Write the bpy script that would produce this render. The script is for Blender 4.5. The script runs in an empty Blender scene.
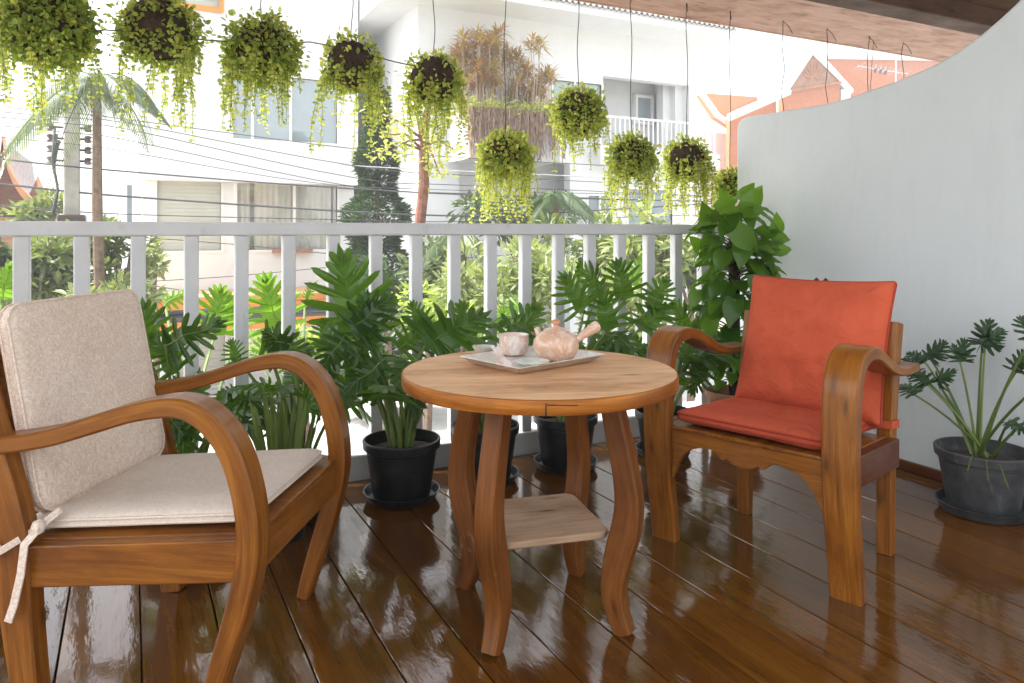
import bpy, bmesh, math, random
from mathutils import Vector, Matrix, noise
rnd = random.Random(7)
R = math.radians
S = bpy.context.scene
COL = S.collection

# ------------------------------------------------------------------ camera model (used for the camera and for measuring)
FPX, HX, HY = 742.0, 512.0, 231.0
TH = math.atan2(382, 742)
EYE = 1.0
FW = Vector((math.sin(TH), math.cos(TH), 0)); RT = Vector((math.cos(TH), -math.sin(TH), 0))
def ray(x, y):
    return FW + RT * ((x - HX) / FPX) + Vector((0, 0, (HY - y) / FPX))
def at(x, y, Y):                      # point of the vertical plane Y = const
    d = ray(x, y); k = Y / d.y; return Vector((d.x * k, Y, EYE + d.z * k))
def onz(x, y, z):
    d = ray(x, y); k = (z - EYE) / d.z; return Vector((d.x * k, d.y * k, z))

# ------------------------------------------------------------------ materials
def mat(name):
    m = bpy.data.materials.new(name); m.use_nodes = True
    nt = m.node_tree; b = nt.nodes['Principled BSDF']
    return m, nt, b
def N(nt, t, **kw):
    n = nt.nodes.new(t)
    for k, v in kw.items():
        if k in n.inputs: n.inputs[k].default_value = v
        else: setattr(n, k, v)
    return n
def L(nt, a, b): nt.links.new(a, b)
def ramp(nt, fac, stops):
    r = nt.nodes.new('ShaderNodeValToRGB'); e = r.color_ramp.elements
    while len(e) < len(stops): e.new(0.5)
    for el, (p, c) in zip(e, stops): el.position = p; el.color = (*c, 1)
    L(nt, fac, r.inputs[0]); return r.outputs[0]
def bump(nt, b, h, strength, dist=0.01):
    n = N(nt, 'ShaderNodeBump', Strength=strength, Distance=dist); L(nt, h, n.inputs['Height']); L(nt, n.outputs[0], b.inputs['Normal'])
    return n
def attr(nt, name): return N(nt, 'ShaderNodeAttribute', attribute_name=name)
def mapping(nt, vec, scale):
    m = N(nt, 'ShaderNodeMapping'); m.inputs['Scale'].default_value = scale; L(nt, vec, m.inputs[0]); return m.outputs[0]
def noi(nt, vec, scale, detail=4, rough=.55, dist=0):
    n = N(nt, 'ShaderNodeTexNoise', Scale=scale, Detail=detail, Roughness=rough, Distortion=dist)
    if vec is not None: L(nt, vec, n.inputs['Vector'])
    return n.outputs['Fac']
def objvec(nt): return N(nt, 'ShaderNodeTexCoord').outputs['Object']
def mix(nt, fac, a, b, mode='MIX'):
    m = nt.nodes.new('ShaderNodeMix'); m.data_type = 'RGBA'; m.blend_type = mode
    for s, v in ((m.inputs[0], fac), (m.inputs[6], a), (m.inputs[7], b)):
        if hasattr(v, 'is_linked'): L(nt, v, s)
        elif isinstance(v, (int, float)): s.default_value = v
        else: s.default_value = (*v, 1)
    return m.outputs[2]

def plain(name, c, rough=.6, vary=.12, scale=6, bumps=0, bscale=60, metal=0, coat=0):
    m, nt, b = mat(name); v = objvec(nt)
    f = noi(nt, v, scale, 6)
    col = ramp(nt, f, [(.3, [x * (1 - vary) for x in c]), (.7, [min(1, x * (1 + vary)) for x in c])])
    L(nt, col, b.inputs['Base Color']); b.inputs['Roughness'].default_value = rough; b.inputs['Metallic'].default_value = metal
    b.inputs['Coat Weight'].default_value = coat
    if bumps: bump(nt, b, noi(nt, v, bscale, 5), bumps, .004)
    return m
def wood(name, dark, mid, light, rough=.4, coat=.25, worn=None, g=1.0):
    m, nt, b = mat(name); gc = attr(nt, 'gc').outputs['Vector']
    f = noi(nt, mapping(nt, gc, (2.6 * g, 34 * g, 34 * g)), 1.0, 8, .68, 1.1)
    f2 = noi(nt, mapping(nt, gc, (10 * g, 190 * g, 190 * g)), 1.0, 3, .6)
    blot = noi(nt, mapping(nt, gc, (4, 7, 7)), 1.0, 4, .6)
    col = ramp(nt, f, [(.25, dark), (.5, mid), (.75, light)])
    col = mix(nt, .35, col, ramp(nt, f2, [(.35, (.45, .4, .36)), (.62, (1, 1, 1))]), 'MULTIPLY')
    col = mix(nt, .85, col, ramp(nt, blot, [(.3, (.50, .42, .36)), (.5, (.92, .9, .88)), (.62, (1, 1, 1)), (.8, (1.0, .95, .9))]), 'MULTIPLY')
    vo = N(nt, 'ShaderNodeTexVoronoi', Scale=1.0); L(nt, mapping(nt, gc, (4.5, 15, 15)), vo.inputs['Vector'])
    col = mix(nt, 1.0, col, ramp(nt, vo.outputs['Distance'], [(.05, (.45, .38, .33)), (.13, (.86, .83, .8)), (.22, (1, 1, 1))]), 'MULTIPLY')
    if worn:
        w = noi(nt, mapping(nt, gc, (9, 14, 14)), 1.0, 8, .7)
        wf = N(nt, 'ShaderNodeMapRange'); wf.inputs[1].default_value = .62; wf.inputs[2].default_value = .74; L(nt, w, wf.inputs[0])
        col = mix(nt, wf.outputs[0], col, worn)
    L(nt, col, b.inputs['Base Color'])
    L(nt, ramp(nt, blot, [(.3, (rough + .12,) * 3), (.7, (rough - .08,) * 3)]), b.inputs['Roughness'])
    b.inputs['Coat Weight'].default_value = coat; b.inputs['Coat Roughness'].default_value = .18
    b.inputs['Specular IOR Level'].default_value = .2
    h = mix(nt, .4, f2, noi(nt, mapping(nt, gc, (14, 30, 30)), 1.0, 4, .6)); bump(nt, b, h, .22, .003)
    return m
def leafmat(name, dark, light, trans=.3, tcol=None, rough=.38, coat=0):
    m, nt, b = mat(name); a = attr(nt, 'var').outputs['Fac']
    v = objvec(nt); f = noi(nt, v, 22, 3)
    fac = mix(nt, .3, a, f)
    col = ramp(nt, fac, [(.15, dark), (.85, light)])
    L(nt, col, b.inputs['Base Color']); b.inputs['Roughness'].default_value = rough
    t = N(nt, 'ShaderNodeBsdfTranslucent')
    tc = tcol or [min(1, c * k) for c, k in zip(light, (2.2, 2.0, 1.0))]
    L(nt, mix(nt, .75, col, tc), t.inputs['Color'])
    ms = N(nt, 'ShaderNodeMixShader'); ms.inputs[0].default_value = trans
    L(nt, b.outputs[0], ms.inputs[1]); L(nt, t.outputs[0], ms.inputs[2]); L(nt, ms.outputs[0], nt.nodes['Material Output'].inputs[0])
    return m
def fabric(name, c, c2, scale, rough=.9, motif=0, crease=.12):
    m, nt, b = mat(name); v = objvec(nt)
    f = noi(nt, v, 7, 5); w = noi(nt, v, scale, 2)
    col = ramp(nt, f, [(.3, c), (.7, c2)])
    if motif:
        d = noi(nt, v, 36, 3, .6, 3.0)
        col = mix(nt, motif, col, ramp(nt, d, [(.44, (1, 1, 1)), (.53, (.70, .64, .60)), (.6, (1, 1, 1))]), 'MULTIPLY')
    col = mix(nt, .15, col, ramp(nt, w, [(.3, (.72, .72, .72)), (.7, (1, 1, 1))]), 'MULTIPLY')
    L(nt, col, b.inputs['Base Color']); b.inputs['Roughness'].default_value = rough
    b.inputs['Specular IOR Level'].default_value = .12
    h = mix(nt, .5, w, noi(nt, v, 28, 4, .6, 1.0))
    n1 = bump(nt, b, h, .35, .004)
    n2 = N(nt, 'ShaderNodeBump', Strength=crease, Distance=.03); L(nt, noi(nt, v, 11, 5, .62, 1.8), n2.inputs['Height']); L(nt, n2.outputs[0], n1.inputs['Normal'])
    return m

M = {}
M['teak'] = wood('teak', (.135, .041, .0045), (.275, .094, .0095), (.40, .160, .021), .42, .32)
M['teak_dark'] = wood('teak_dark', (.07, .019, .006), (.12, .036, .011), (.17, .056, .02), .35, .2)
M['tabletop'] = wood('tabletop', (.66, .36, .17), (.76, .45, .235), (.82, .52, .30), .6, .05, worn=(.72, .47, .29), g=.6)
M['table_edge'] = wood('table_edge', (.20, .062, .008), (.42, .145, .020), (.56, .22, .04), .42, .15, worn=(.10, .04, .015))
M['table_leg'] = wood('table_leg', (.11, .034, .006), (.20, .068, .013), (.28, .104, .026), .46, .08, worn=(.34, .20, .10))
M['shelf'] = wood('shelf', (.36, .23, .14), (.46, .31, .20), (.54, .38, .26), .7, 0, worn=(.30, .18, .10))
def floor_mat():
    m, nt, b = mat('varnished_boards'); gc = attr(nt, 'gc').outputs['Vector']; va = attr(nt, 'var').outputs['Fac']
    f = noi(nt, mapping(nt, gc, (1.2, 16, 16)), 1.0, 6, .6, .8)
    f2 = noi(nt, mapping(nt, gc, (7, 170, 170)), 1.0, 3, .6)
    blot = noi(nt, gc, 3.2, 5, .6)
    col = ramp(nt, f, [(.25, (.095, .033, .0035)), (.5, (.165, .062, .0075)), (.78, (.235, .095, .0135))])
    col = mix(nt, .8, col, ramp(nt, va, [(0, (.55, .52, .5)), (1, (1.0, 1.0, .95))]), 'MULTIPLY')
    col = mix(nt, .4, col, ramp(nt, f2, [(.35, (.5, .45, .4)), (.6, (1, 1, 1))]), 'MULTIPLY')
    col = mix(nt, .5, col, ramp(nt, blot, [(.35, (.6, .55, .5)), (.6, (1, 1, 1))]), 'MULTIPLY')
    L(nt, col, b.inputs['Base Color'])
    L(nt, ramp(nt, blot, [(.3, (.15,) * 3), (.62, (.055,) * 3)]), b.inputs['Roughness'])
    b.inputs['IOR'].default_value = 1.68
    w = noi(nt, mapping(nt, gc, (9, 26, 26)), 1.0, 3, .5)
    fine = noi(nt, mapping(nt, gc, (40, 230, 230)), 1.0, 2, .5)
    dent = noi(nt, gc, 70, 2, .5)
    h = mix(nt, .10, w, fine); h = mix(nt, .10, h, dent)
    bump(nt, b, h, .19, .006)
    return m
M['floor'] = floor_mat()
def plaster(name, c, bs=.12):
    m, nt, b = mat(name); v = objvec(nt)
    col = ramp(nt, noi(nt, v, 1.6, 6, .6), [(.3, [x * .95 for x in c]), (.7, c)])
    L(nt, col, b.inputs['Base Color']); b.inputs['Roughness'].default_value = .75
    n1 = bump(nt, b, mix(nt, .5, noi(nt, v, 5, 3), noi(nt, v, 90, 4)), bs, .01)
    n2 = N(nt, 'ShaderNodeBump', Strength=bs * 1.6, Distance=.06); L(nt, noi(nt, mapping(nt, v, (1, 1.6, 1)), 2.6, 3, .5, .6), n2.inputs['Height']); L(nt, n2.outputs[0], n1.inputs['Normal'])
    g = ramp(nt, noi(nt, mapping(nt, v, (1, 5, 1.2)), 3.0, 7, .7, .8), [(.36, (.90, .89, .87)), (.5, (1, 1, 1))])
    L(nt, mix(nt, .28, col, g, 'MULTIPLY'), b.inputs['Base Color'])
    return m
M['wall'] = plaster('painted_plaster', (.63, .675, .695))
M['house'] = plaster('white_house_paint', (.79, .805, .815), .05)
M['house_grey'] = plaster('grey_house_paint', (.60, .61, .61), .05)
M['rail'] = plain('white_gloss_paint', (.62, .625, .64), .35, .09, 5, .10, 80)
def overlay(m, c, scale, lo, hi, sc=(1, 1, 1), strength=1.0):
    nt = m.node_tree; b = nt.nodes['Principled BSDF']; src = b.inputs['Base Color'].links[0].from_socket
    r = N(nt, 'ShaderNodeMapRange'); r.inputs[1].default_value = lo; r.inputs[2].default_value = hi; r.inputs[4].default_value = strength
    L(nt, noi(nt, mapping(nt, objvec(nt), sc), scale, 7, .65, .4), r.inputs[0]); L(nt, mix(nt, r.outputs[0], src, c), b.inputs['Base Color'])
overlay(M['rail'], (.10, .095, .09), 16, .735, .75)
overlay(M['rail'], (.36, .34, .31), 7, .60, .75, (1, 1, .35), .7)
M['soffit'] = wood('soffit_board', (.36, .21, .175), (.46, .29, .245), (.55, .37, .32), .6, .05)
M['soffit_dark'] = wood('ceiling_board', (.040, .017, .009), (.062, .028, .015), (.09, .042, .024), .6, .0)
M['cream_fabric'] = fabric('cream_brocade', (.82, .68, .565), (.88, .755, .65), 420, motif=.75)
M['cream_plain'] = fabric('cream_cotton', (.74, .64, .545), (.80, .70, .605), 420, motif=.35)
M['red_fabric'] = fabric('coral_cotton', (.48, .085, .040), (.58, .112, .054), 380, crease=.5)
M['red_dark'] = fabric('coral_piping', (.32, .05, .03), (.38, .06, .035), 380)
M['black_pot'] = plain('black_plastic', (.008, .009, .010), .42, .3, 30, .08, 60)
M['grey_pot'] = plain('weathered_plastic', (.05, .052, .055), .6, .5, 14, .2, 40)
overlay(M['black_pot'], (.06, .055, .048), 9, .5, .72, (1, 1, 1.5), .4)
overlay(M['grey_pot'], (.22, .22, .21), 11, .55, .72, (1, 1, .6), .6)
M['terracotta'] = plain('terracotta', (.36, .16, .09), .8, .25, 18, .2)
M['soil'] = plain('soil', (.05, .032, .02), 1, .5, 40, 1, 70)
M['coir'] = plain('coir', (.045, .027, .018), 1, .55, 45, 1, 120)
M['wire'] = plain('dark_wire', (.04, .04, .045), .5)
M['cable'] = plain('cable_sheath', (.06, .06, .065), .6)
M['cable_pale'] = plain('pale_cable', (.45, .45, .46), .5)
M['tube'] = plain('irrigation_tube', (.10, .11, .08), .5)
M['philo'] = leafmat('philodendron_leaf', (.011, .036, .008), (.058, .140, .018), .30, (.24, .46, .03), .34)
M['philo_bright'] = leafmat('backlit_philodendron_leaf', (.045, .12, .016), (.10, .22, .025), .45, (.30, .55, .04), .35)  # brighter copy of the leaf, light from behind put into its colour
M['petiole'] = leafmat('petiole', (.09, .15, .03), (.22, .30, .08), .12, None, .5)
M['pothos'] = leafmat('pothos_leaf', (.030, .090, .012), (.120, .235, .022), .42, (.26, .50, .03), .27)
M['xanadu'] = leafmat('xanadu_leaf', (.016, .042, .016), (.035, .085, .026), .15, (.12, .24, .04), .33)
M['vine'] = leafmat('trailing_leaf', (.15, .22, .035), (.58, .60, .14), .52, (.80, .82, .16), .45)
M['vine_green'] = leafmat('trailing_leaf_green', (.09, .155, .025), (.33, .42, .085), .48, (.42, .54, .08), .45)
M['stem'] = plain('green_stem', (.14, .20, .05), .6)
M['bark'] = plain('bark', (.16, .11, .075), .95, .4, 12, .8, 30)
M['bark_red'] = plain('red_bark', (.19, .085, .055), .95, .4, 10, .8, 24)
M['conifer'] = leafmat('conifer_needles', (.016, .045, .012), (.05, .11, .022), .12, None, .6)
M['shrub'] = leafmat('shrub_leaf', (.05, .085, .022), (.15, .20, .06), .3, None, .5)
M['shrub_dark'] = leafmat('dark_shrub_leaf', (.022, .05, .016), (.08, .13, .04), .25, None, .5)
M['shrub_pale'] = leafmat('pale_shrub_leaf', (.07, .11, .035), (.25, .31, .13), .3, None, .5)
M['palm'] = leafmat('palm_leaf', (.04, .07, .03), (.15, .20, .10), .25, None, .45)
M['drac'] = leafmat('dracaena_leaf', (.50, .21, .07), (.55, .46, .10), .3, (.55, .42, .12), .5)
M['drac_stem'] = plain('dracaena_stem', (.46, .35, .27), .9, .3)
M['dryvine'] = plain('dry_vine', (.34, .23, .16), .95, .4, 8)
M['concrete'] = plain('concrete', (.42, .41, .39), .85, .2, 3, .2, 30)
M['pole'] = plain('pole_concrete', (.40, .38, .35), .9, .25, 4, .3, 30)
M['asphalt'] = plain('asphalt', (.06, .06, .062), .9, .2, 8, .3, 90)
M['paving'] = plain('pale_paving', (.50, .49, .47), .85, .12, 2, .1, 30)
M['ground'] = plain('earth', (.28, .26, .20), .95, .3, .6)
M['orange'] = plain('orange_paint', (.72, .25, .03), .6, .08, 3)
M['ochre'] = plain('ochre_paint', (.55, .33, .14), .6, .1, 3)
M['orange_tile'] = plain('orange_roof_tile', (.47, .155, .055), .7, .1, 4)
M['rust_tile'] = plain('rust_roof', (.40, .17, .08), .7, .2, 3)
M['carved'] = plain('carved_wood', (.34, .17, .10), .7, .2, 3)
M['brick'] = plain('brown_brick', (.30, .15, .09), .85, .25, 6)
M['roof_grey'] = plain('grey_tile', (.22, .21, .20), .8, .15, 4)
M['trim'] = plain('white_trim', (.82, .82, .80), .5, .03)
M['blind'] = plain('window_blind', (.50, .52, .46), .6, .05, 2)
M['curtain'] = plain('curtain_cloth', (.62, .62, .56), .9, .08, 3)
M['dark_in'] = plain('dim_room', (.20, .21, .21), .8, .2, 2)
M['metal'] = plain('steel', (.5, .5, .52), .35, .1, 10, metal=.9)
M['insul'] = plain('brown_insulator', (.08, .05, .045), .3)
def glassy(name, c):
    m, nt, b = mat(name); v = objvec(nt)
    L(nt, ramp(nt, noi(nt, v, .7, 4), [(.35, [x * .8 for x in c]), (.65, c)]), b.inputs['Base Color'])
    b.inputs['Roughness'].default_value = .04; b.inputs['Specular IOR Level'].default_value = 1.0; b.inputs['IOR'].default_value = 1.7
    return m
M['glass'] = glassy('window_glass', (.30, .37, .40))
M['glass_green'] = glassy('green_glass', (.30, .42, .38))
def clear_glass():
    m, nt, b = mat('clear_pane'); t = N(nt, 'ShaderNodeBsdfTransparent'); g = N(nt, 'ShaderNodeBsdfGlossy', Roughness=.03)
    ms = N(nt, 'ShaderNodeMixShader'); ms.inputs[0].default_value = .12
    L(nt, t.outputs[0], ms.inputs[1]); L(nt, g.outputs[0], ms.inputs[2]); L(nt, ms.outputs[0], nt.nodes['Material Output'].inputs[0]); return m
M['pane'] = clear_glass()
def glaze(name, a, bcol, c):
    m, nt, b = mat(name); v = objvec(nt)
    f = noi(nt, v, 16, 6, .65, 1.6)
    L(nt, ramp(nt, f, [(.32, a), (.47, bcol), (.60, c), (.72, a)]), b.inputs['Base Color'])
    b.inputs['Roughness'].default_value = .28; b.inputs['Coat Weight'].default_value = .4; b.inputs['Coat Roughness'].default_value = .15
    return m
M['pot_glaze'] = glaze('teapot_glaze', (.76, .64, .55), (.62, .36, .23), (.78, .60, .49))
M['cup_glaze'] = glaze('cup_glaze', (.80, .74, .68), (.70, .48, .37), (.80, .78, .74))
M['tray_glaze'] = glaze('tray_glaze', (.72, .68, .61), (.60, .54, .47), (.74, .71, .65))
M['celadon'] = glaze('celadon_glaze', (.62, .63, .57), (.52, .56, .47), (.66, .66, .60))
M['terra_glaze'] = plain('terracotta_glaze', (.55, .24, .12), .3, .2, 60, coat=.4)

# ------------------------------------------------------------------ mesh builder
class MB:
    def __init__(s): s.v = []; s.f = []; s.gc = []; s.var = []; s.cur = 0.5; s.off = Vector((0, 0, 0))
    def piece(s, var=None):
        s.off = Vector((rnd.uniform(0, 20), rnd.uniform(0, 9), rnd.uniform(0, 9))); s.cur = rnd.random() if var is None else var
    def vert(s, p, g=None):
        s.v.append(tuple(p)); s.gc.append(tuple((Vector(g) if g is not None else Vector(p)) + s.off)); s.var.append(s.cur); return len(s.v) - 1
    def face(s, *i): s.f.append(tuple(i))
    def box(s, lo, hi, mtx=None, axis=None):
        s.piece(); lo = Vector(lo); hi = Vector(hi); d = hi - lo
        if axis is None: axis = max(range(3), key=lambda k: d[k])
        o = [axis, (axis + 1) % 3, (axis + 2) % 3]; ids = []
        for k in range(8):
            p = Vector((hi[0] if k & 1 else lo[0], hi[1] if k & 2 else lo[1], hi[2] if k & 4 else lo[2]))
            g = (p[o[0]], p[o[1]], p[o[2]]); ids.append(s.vert(mtx @ p if mtx else p, g))
        for q in ((0, 2, 3, 1), (4, 5, 7, 6), (0, 1, 5, 4), (2, 6, 7, 3), (0, 4, 6, 2), (1, 3, 7, 5)): s.face(*[ids[k] for k in q])
    def quad(s, a, b, c, d):
        i = [s.vert(p) for p in (a, b, c, d)]; s.face(*i)
    def tube(s, pts, r, n=6, cap=True, var=None, r2=None):
        pts = [Vector(p) for p in pts]; s.piece(s.cur if var is None else var); rows = []; acc = 0
        up = Vector((0, 0, 1))
        for k, p in enumerate(pts):
            t = (pts[min(k + 1, len(pts) - 1)] - pts[max(k - 1, 0)])
            if t.length < 1e-9: t = Vector((0, 0, 1))
            t.normalize()
            a = t.cross(up if abs(t.z) < .95 else Vector((1, 0, 0))).normalized(); b = a.cross(t)
            if k: acc += (p - pts[k - 1]).length
            rr = r[k] if isinstance(r, (list, tuple)) else (r if r2 is None else r + (r2 - r) * k / (len(pts) - 1))
            rows.append([s.vert(p + (a * math.cos(q) + b * math.sin(q)) * rr, (acc, math.cos(q) * rr, math.sin(q) * rr)) for q in [2 * math.pi * j / n for j in range(n)]])
        for k in range(len(rows) - 1):
            for j in range(n): s.face(rows[k][j], rows[k][(j + 1) % n], rows[k + 1][(j + 1) % n], rows[k + 1][j])
        if cap: s.face(*rows[0][::-1]); s.face(*rows[-1])
    def bar(s, path, W, T, widths=None, bev=.006):
        """ribbon: path of (point, normal) with side vector W, rectangular bevelled section; T list/val thickness, widths list"""
        s.piece(); rows = []; acc = 0; n = len(path)
        for k in range(n):
            p, nn = path[k]; t = T[k] if isinstance(T, (list, tuple)) else T
            w = widths[k] if widths else W.length; sd = W.normalized()
            if k: acc += (p - path[k - 1][0]).length
            hw, ht = w / 2, t / 2; bb = min(bev, ht * .6)
            sec = [(-hw, -ht + bb), (-hw, ht - bb), (-hw + bb, ht), (hw - bb, ht), (hw, ht - bb), (hw, -ht + bb), (hw - bb, -ht), (-hw + bb, -ht)]
            rows.append([s.vert(p + sd * a + nn * b, (acc, a, b)) for a, b in sec])
        m = 8
        for k in range(n - 1):
            for j in range(m): s.face(rows[k][j], rows[k][(j + 1) % m], rows[k + 1][(j + 1) % m], rows[k + 1][j])
        s.face(*rows[0][::-1]); s.face(*rows[-1])
    def lathe(s, prof, c=(0, 0, 0), n=32, mtx=None, wob=0):
        c = Vector(c); s.piece(); rows = []
        for k, (r, z) in enumerate(prof):
            row = []
            for j in range(n):
                q = 2 * math.pi * j / n; rr = r * (1 + wob * noise.noise(Vector((math.cos(q) * 1.5, math.sin(q) * 1.5, z * 12))))
                p = Vector((rr * math.cos(q), rr * math.sin(q), z)); row.append(s.vert((mtx @ p if mtx else p) + c))
            rows.append(row)
        for k in range(len(rows) - 1):
            for j in range(n): s.face(rows[k][j], rows[k][(j + 1) % n], rows[k + 1][(j + 1) % n], rows[k + 1][j])
        if prof[0][0] > 0: s.face(*rows[0][::-1])
        if prof[-1][0] > 0: s.face(*rows[-1])
    def prism(s, outline, a, b, fn):
        """outline of (p, q) closed, extruded between a and b; fn(p, q, h) -> point"""
        s.piece(); n = len(outline)
        A = [s.vert(fn(p, q, a), (p, q, a)) for p, q in outline]; B = [s.vert(fn(p, q, b), (p, q, b)) for p, q in outline]
        s.face(*A[::-1]); s.face(*B)
        for j in range(n): s.face(A[j], A[(j + 1) % n], B[(j + 1) % n], B[j])
    def frame(s, d, nrm):
        d = d.normalized(); x = d.cross(nrm)
        if x.length < 1e-5: x = d.cross(Vector((.3, .5, .8)))
        x.normalize(); return x, d, x.cross(d)
    def smallleaf(s, p, d, nrm, ln, w, var):
        s.cur = var; x, y, z = s.frame(d, nrm)
        pts = [(0, 0, 0), (w * .42, ln * .33, .12 * w), (w * .40, ln * .68, .10 * w), (0, ln, -.06 * ln), (-w * .40, ln * .68, .10 * w), (-w * .42, ln * .33, .12 * w)]
        i = [s.vert(p + x * a + y * b + z * c) for a, b, c in pts]
        s.face(i[0], i[1], i[2], i[3]); s.face(i[0], i[3], i[4], i[5])
    def strip(s, p, d, nrm, ln, w, var, droop=.3, n=4):
        s.cur = var; x, y, z = s.frame(d, nrm); prev = None
        for k in range(n + 1):
            u = k / n; ww = w * (math.sin(math.pi * (.12 + .88 * (1 - u) ** .8)) if u < 1 else .0) * .5 + w * .03
            c = p + y * (ln * u) + Vector((0, 0, -droop * ln * u * u))
            a = s.vert(c + x * ww + z * ww * .3); b = s.vert(c - x * ww + z * ww * .3)
            if prev: s.face(prev[0], a, b, prev[1])
            prev = (a, b)
    def heart(s, p, d, nrm, ln, w, var, curl=.25):
        s.cur = var; x, y, z = s.frame(d, nrm); n = 9; mids = []; A = []; B = []
        for k in range(n + 1):
            u = k / n; hw = w * .5 * (math.sin(math.pi * min(1, .16 + .84 * u) ** .72)) * (1.0 if u < 1 else 0)
            back = -.10 * ln if k == 0 else 0
            zz = -curl * ln * u * u
            mids.append(s.vert(p + y * (ln * u) + z * (zz - .02 * ln)))
            wav = .02 * ln * math.sin(k * 2.1 + var * 20)
            A.append(s.vert(p + y * (ln * u + back) + x * hw + z * (zz + .16 * hw + wav))); B.append(s.vert(p + y * (ln * u + back) - x * hw + z * (zz + .16 * hw - wav)))
        for k in range(n):
            s.face(mids[k], A[k], A[k + 1], mids[k + 1]); s.face(mids[k], mids[k + 1], B[k + 1], B[k])
    def lobed(s, p, d, nrm, ln, w, var, lobes=7, curl=.25, cut=.30, fold=.12):
        """deeply lobed philodendron leaf"""
        s.cur = var; x, y, z = s.frame(d, nrm)
        def P(a, b):
            r = abs(a) / w
            zz = -curl * ln * (b / ln) * abs(b / ln) + fold * abs(a) - .30 * w * r * r + .012 * math.sin(b * 60 + var * 30)
            return p + x * a + y * b + z * zz
        js = [rnd.uniform(.88, 1.1) for _ in range(lobes * 2 + 2)]
        for sd in (1, -1):
            out = [(0.02 * w, -.01 * ln, 0)]
            for k in range(lobes):
                u = (k + .5) / lobes
                yb = ln * (.03 + .86 * u); ang = R(108 - 84 * u ** .75)
                le = w * (.80 + .42 * math.sin(math.pi * min(1, u * .95 + .18))) * (1 - .42 * u ** 2.2) * js[k * 2 + (sd > 0)]
                hw = ln * .86 / lobes * .37
                dx, dy = math.sin(ang), math.cos(ang); nx, ny = -dy, dx
                for f_, o in ((cut + .05, -.95), (.6, -1.1), (.88, -.75), (1.0, 0), (.88, .75), (.6, 1.1), (cut + .05, .95)):
                    out.append((dx * le * f_ + nx * hw * o, yb + dy * le * f_ + ny * hw * o, yb))
            out.append((.30 * w * .4, ln * .93, ln * .88)); out.append((.16 * w * .4, ln * 1.05, ln * .93)); out.append((0, ln * 1.13, ln * .97))
            s.rib = [P(0, ln * q / 6) + z * .0012 for q in range(7)]
            pm = None
            for a, b, m_ in out:
                o = s.vert(P(sd * a, b)); mm = s.vert(P(0, m_))
                if pm: s.face(pm[0], mm, o, pm[1]) if sd > 0 else s.face(pm[0], pm[1], o, mm)
                pm = (mm, o)
    def build(s, name, m, parent=None, smooth=True, angle=38, bevel=0, bseg=2):
        org = Vector(parent_root(parent).location) if parent is not None else Vector((0, 0, 0))
        rot = Matrix.Rotation(-parent_root(parent).rotation_euler.z, 3, 'Z') if parent is not None else Matrix.Identity(3)
        local = parent is not None and parent_root(parent).get('_local')
        vs = s.v if local else [tuple(rot @ (Vector(p) - org)) for p in s.v]
        me = bpy.data.meshes.new(name); me.from_pydata(vs, [], s.f)
        a = me.attributes.new('gc', 'FLOAT_VECTOR', 'POINT'); a.data.foreach_set('vector', [c for g in s.gc for c in g])
        a = me.attributes.new('var', 'FLOAT', 'POINT'); a.data.foreach_set('value', s.var)
        if smooth:
            me.polygons.foreach_set('use_smooth', [True] * len(me.polygons)); me.set_sharp_from_angle(angle=R(angle))
        me.materials.append(m)
        o = bpy.data.objects.new(name, me); COL.objects.link(o)
        if parent is not None: o.parent = parent
        if bevel:
            bv = o.modifiers.new('edge', 'BEVEL'); bv.width = bevel; bv.segments = bseg; bv.limit_method = 'ANGLE'; bv.angle_limit = R(40)
        return o
def parent_root(o):
    while o.parent is not None: o = o.parent
    return o
def thing(name, label, cat, loc=(0, 0, 0), rz=0, group=None, local=False):
    o = bpy.data.objects.new(name, None); COL.objects.link(o); o.location = loc; o.rotation_euler = (0, 0, rz)
    o.empty_display_size = .1; o['label'] = label; o['category'] = cat
    if group: o['group'] = group
    if local: o['_local'] = 1
    return o
def tag(o, label, cat, group=None):
    o['label'] = label; o['category'] = cat
    if group: o['group'] = group
    return o
def struct(o): o['kind'] = 'structure'; return o

# ------------------------------------------------------------------ balcony
RY = 2.93                                     # face of the railing
mb = MB()
BW = .1735; x0 = .024 - 16 * BW
for k in range(-16, 17):
    a = .024 + k * BW; b = a + BW
    if b > 2.885: b = 2.885
    if a > 2.86: break
    cuts = [-.7, RY - .002]
    for c, d in zip(cuts, cuts[1:]):
        mb.piece(rnd.random()); g = .0019; e = .0014
        A = [(a + g, c + .001, -.03), (b - g, c + .001, -.03), (b - g, d - .001, -.03), (a + g, d - .001, -.03)]
        B = [(a + g, c + .001, -e), (b - g, c + .001, -e), (b - g, d - .001, -e), (a + g, d - .001, -e)]
        T = [(a + g + e, c + .002, 0), (b - g - e, c + .002, 0), (b - g - e, d - .002, 0), (a + g + e, d - .002, 0)]
        ids = [[mb.vert(p, (p[1], p[0], p[2])) for p in q] for q in (A, B, T)]
        for q in range(4):
            for lv in (0, 1): mb.face(ids[lv][q], ids[lv][(q + 1) % 4], ids[lv + 1][(q + 1) % 4], ids[lv + 1][q])
        mb.face(*ids[2])
struct(mb.build('floor', M['floor'], smooth=False))
mb = MB(); mb.box((-2.8, -.7, -.28), (2.885, RY - .004, -.031)); struct(mb.build('floor_slab', M['soil'], smooth=False))

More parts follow.
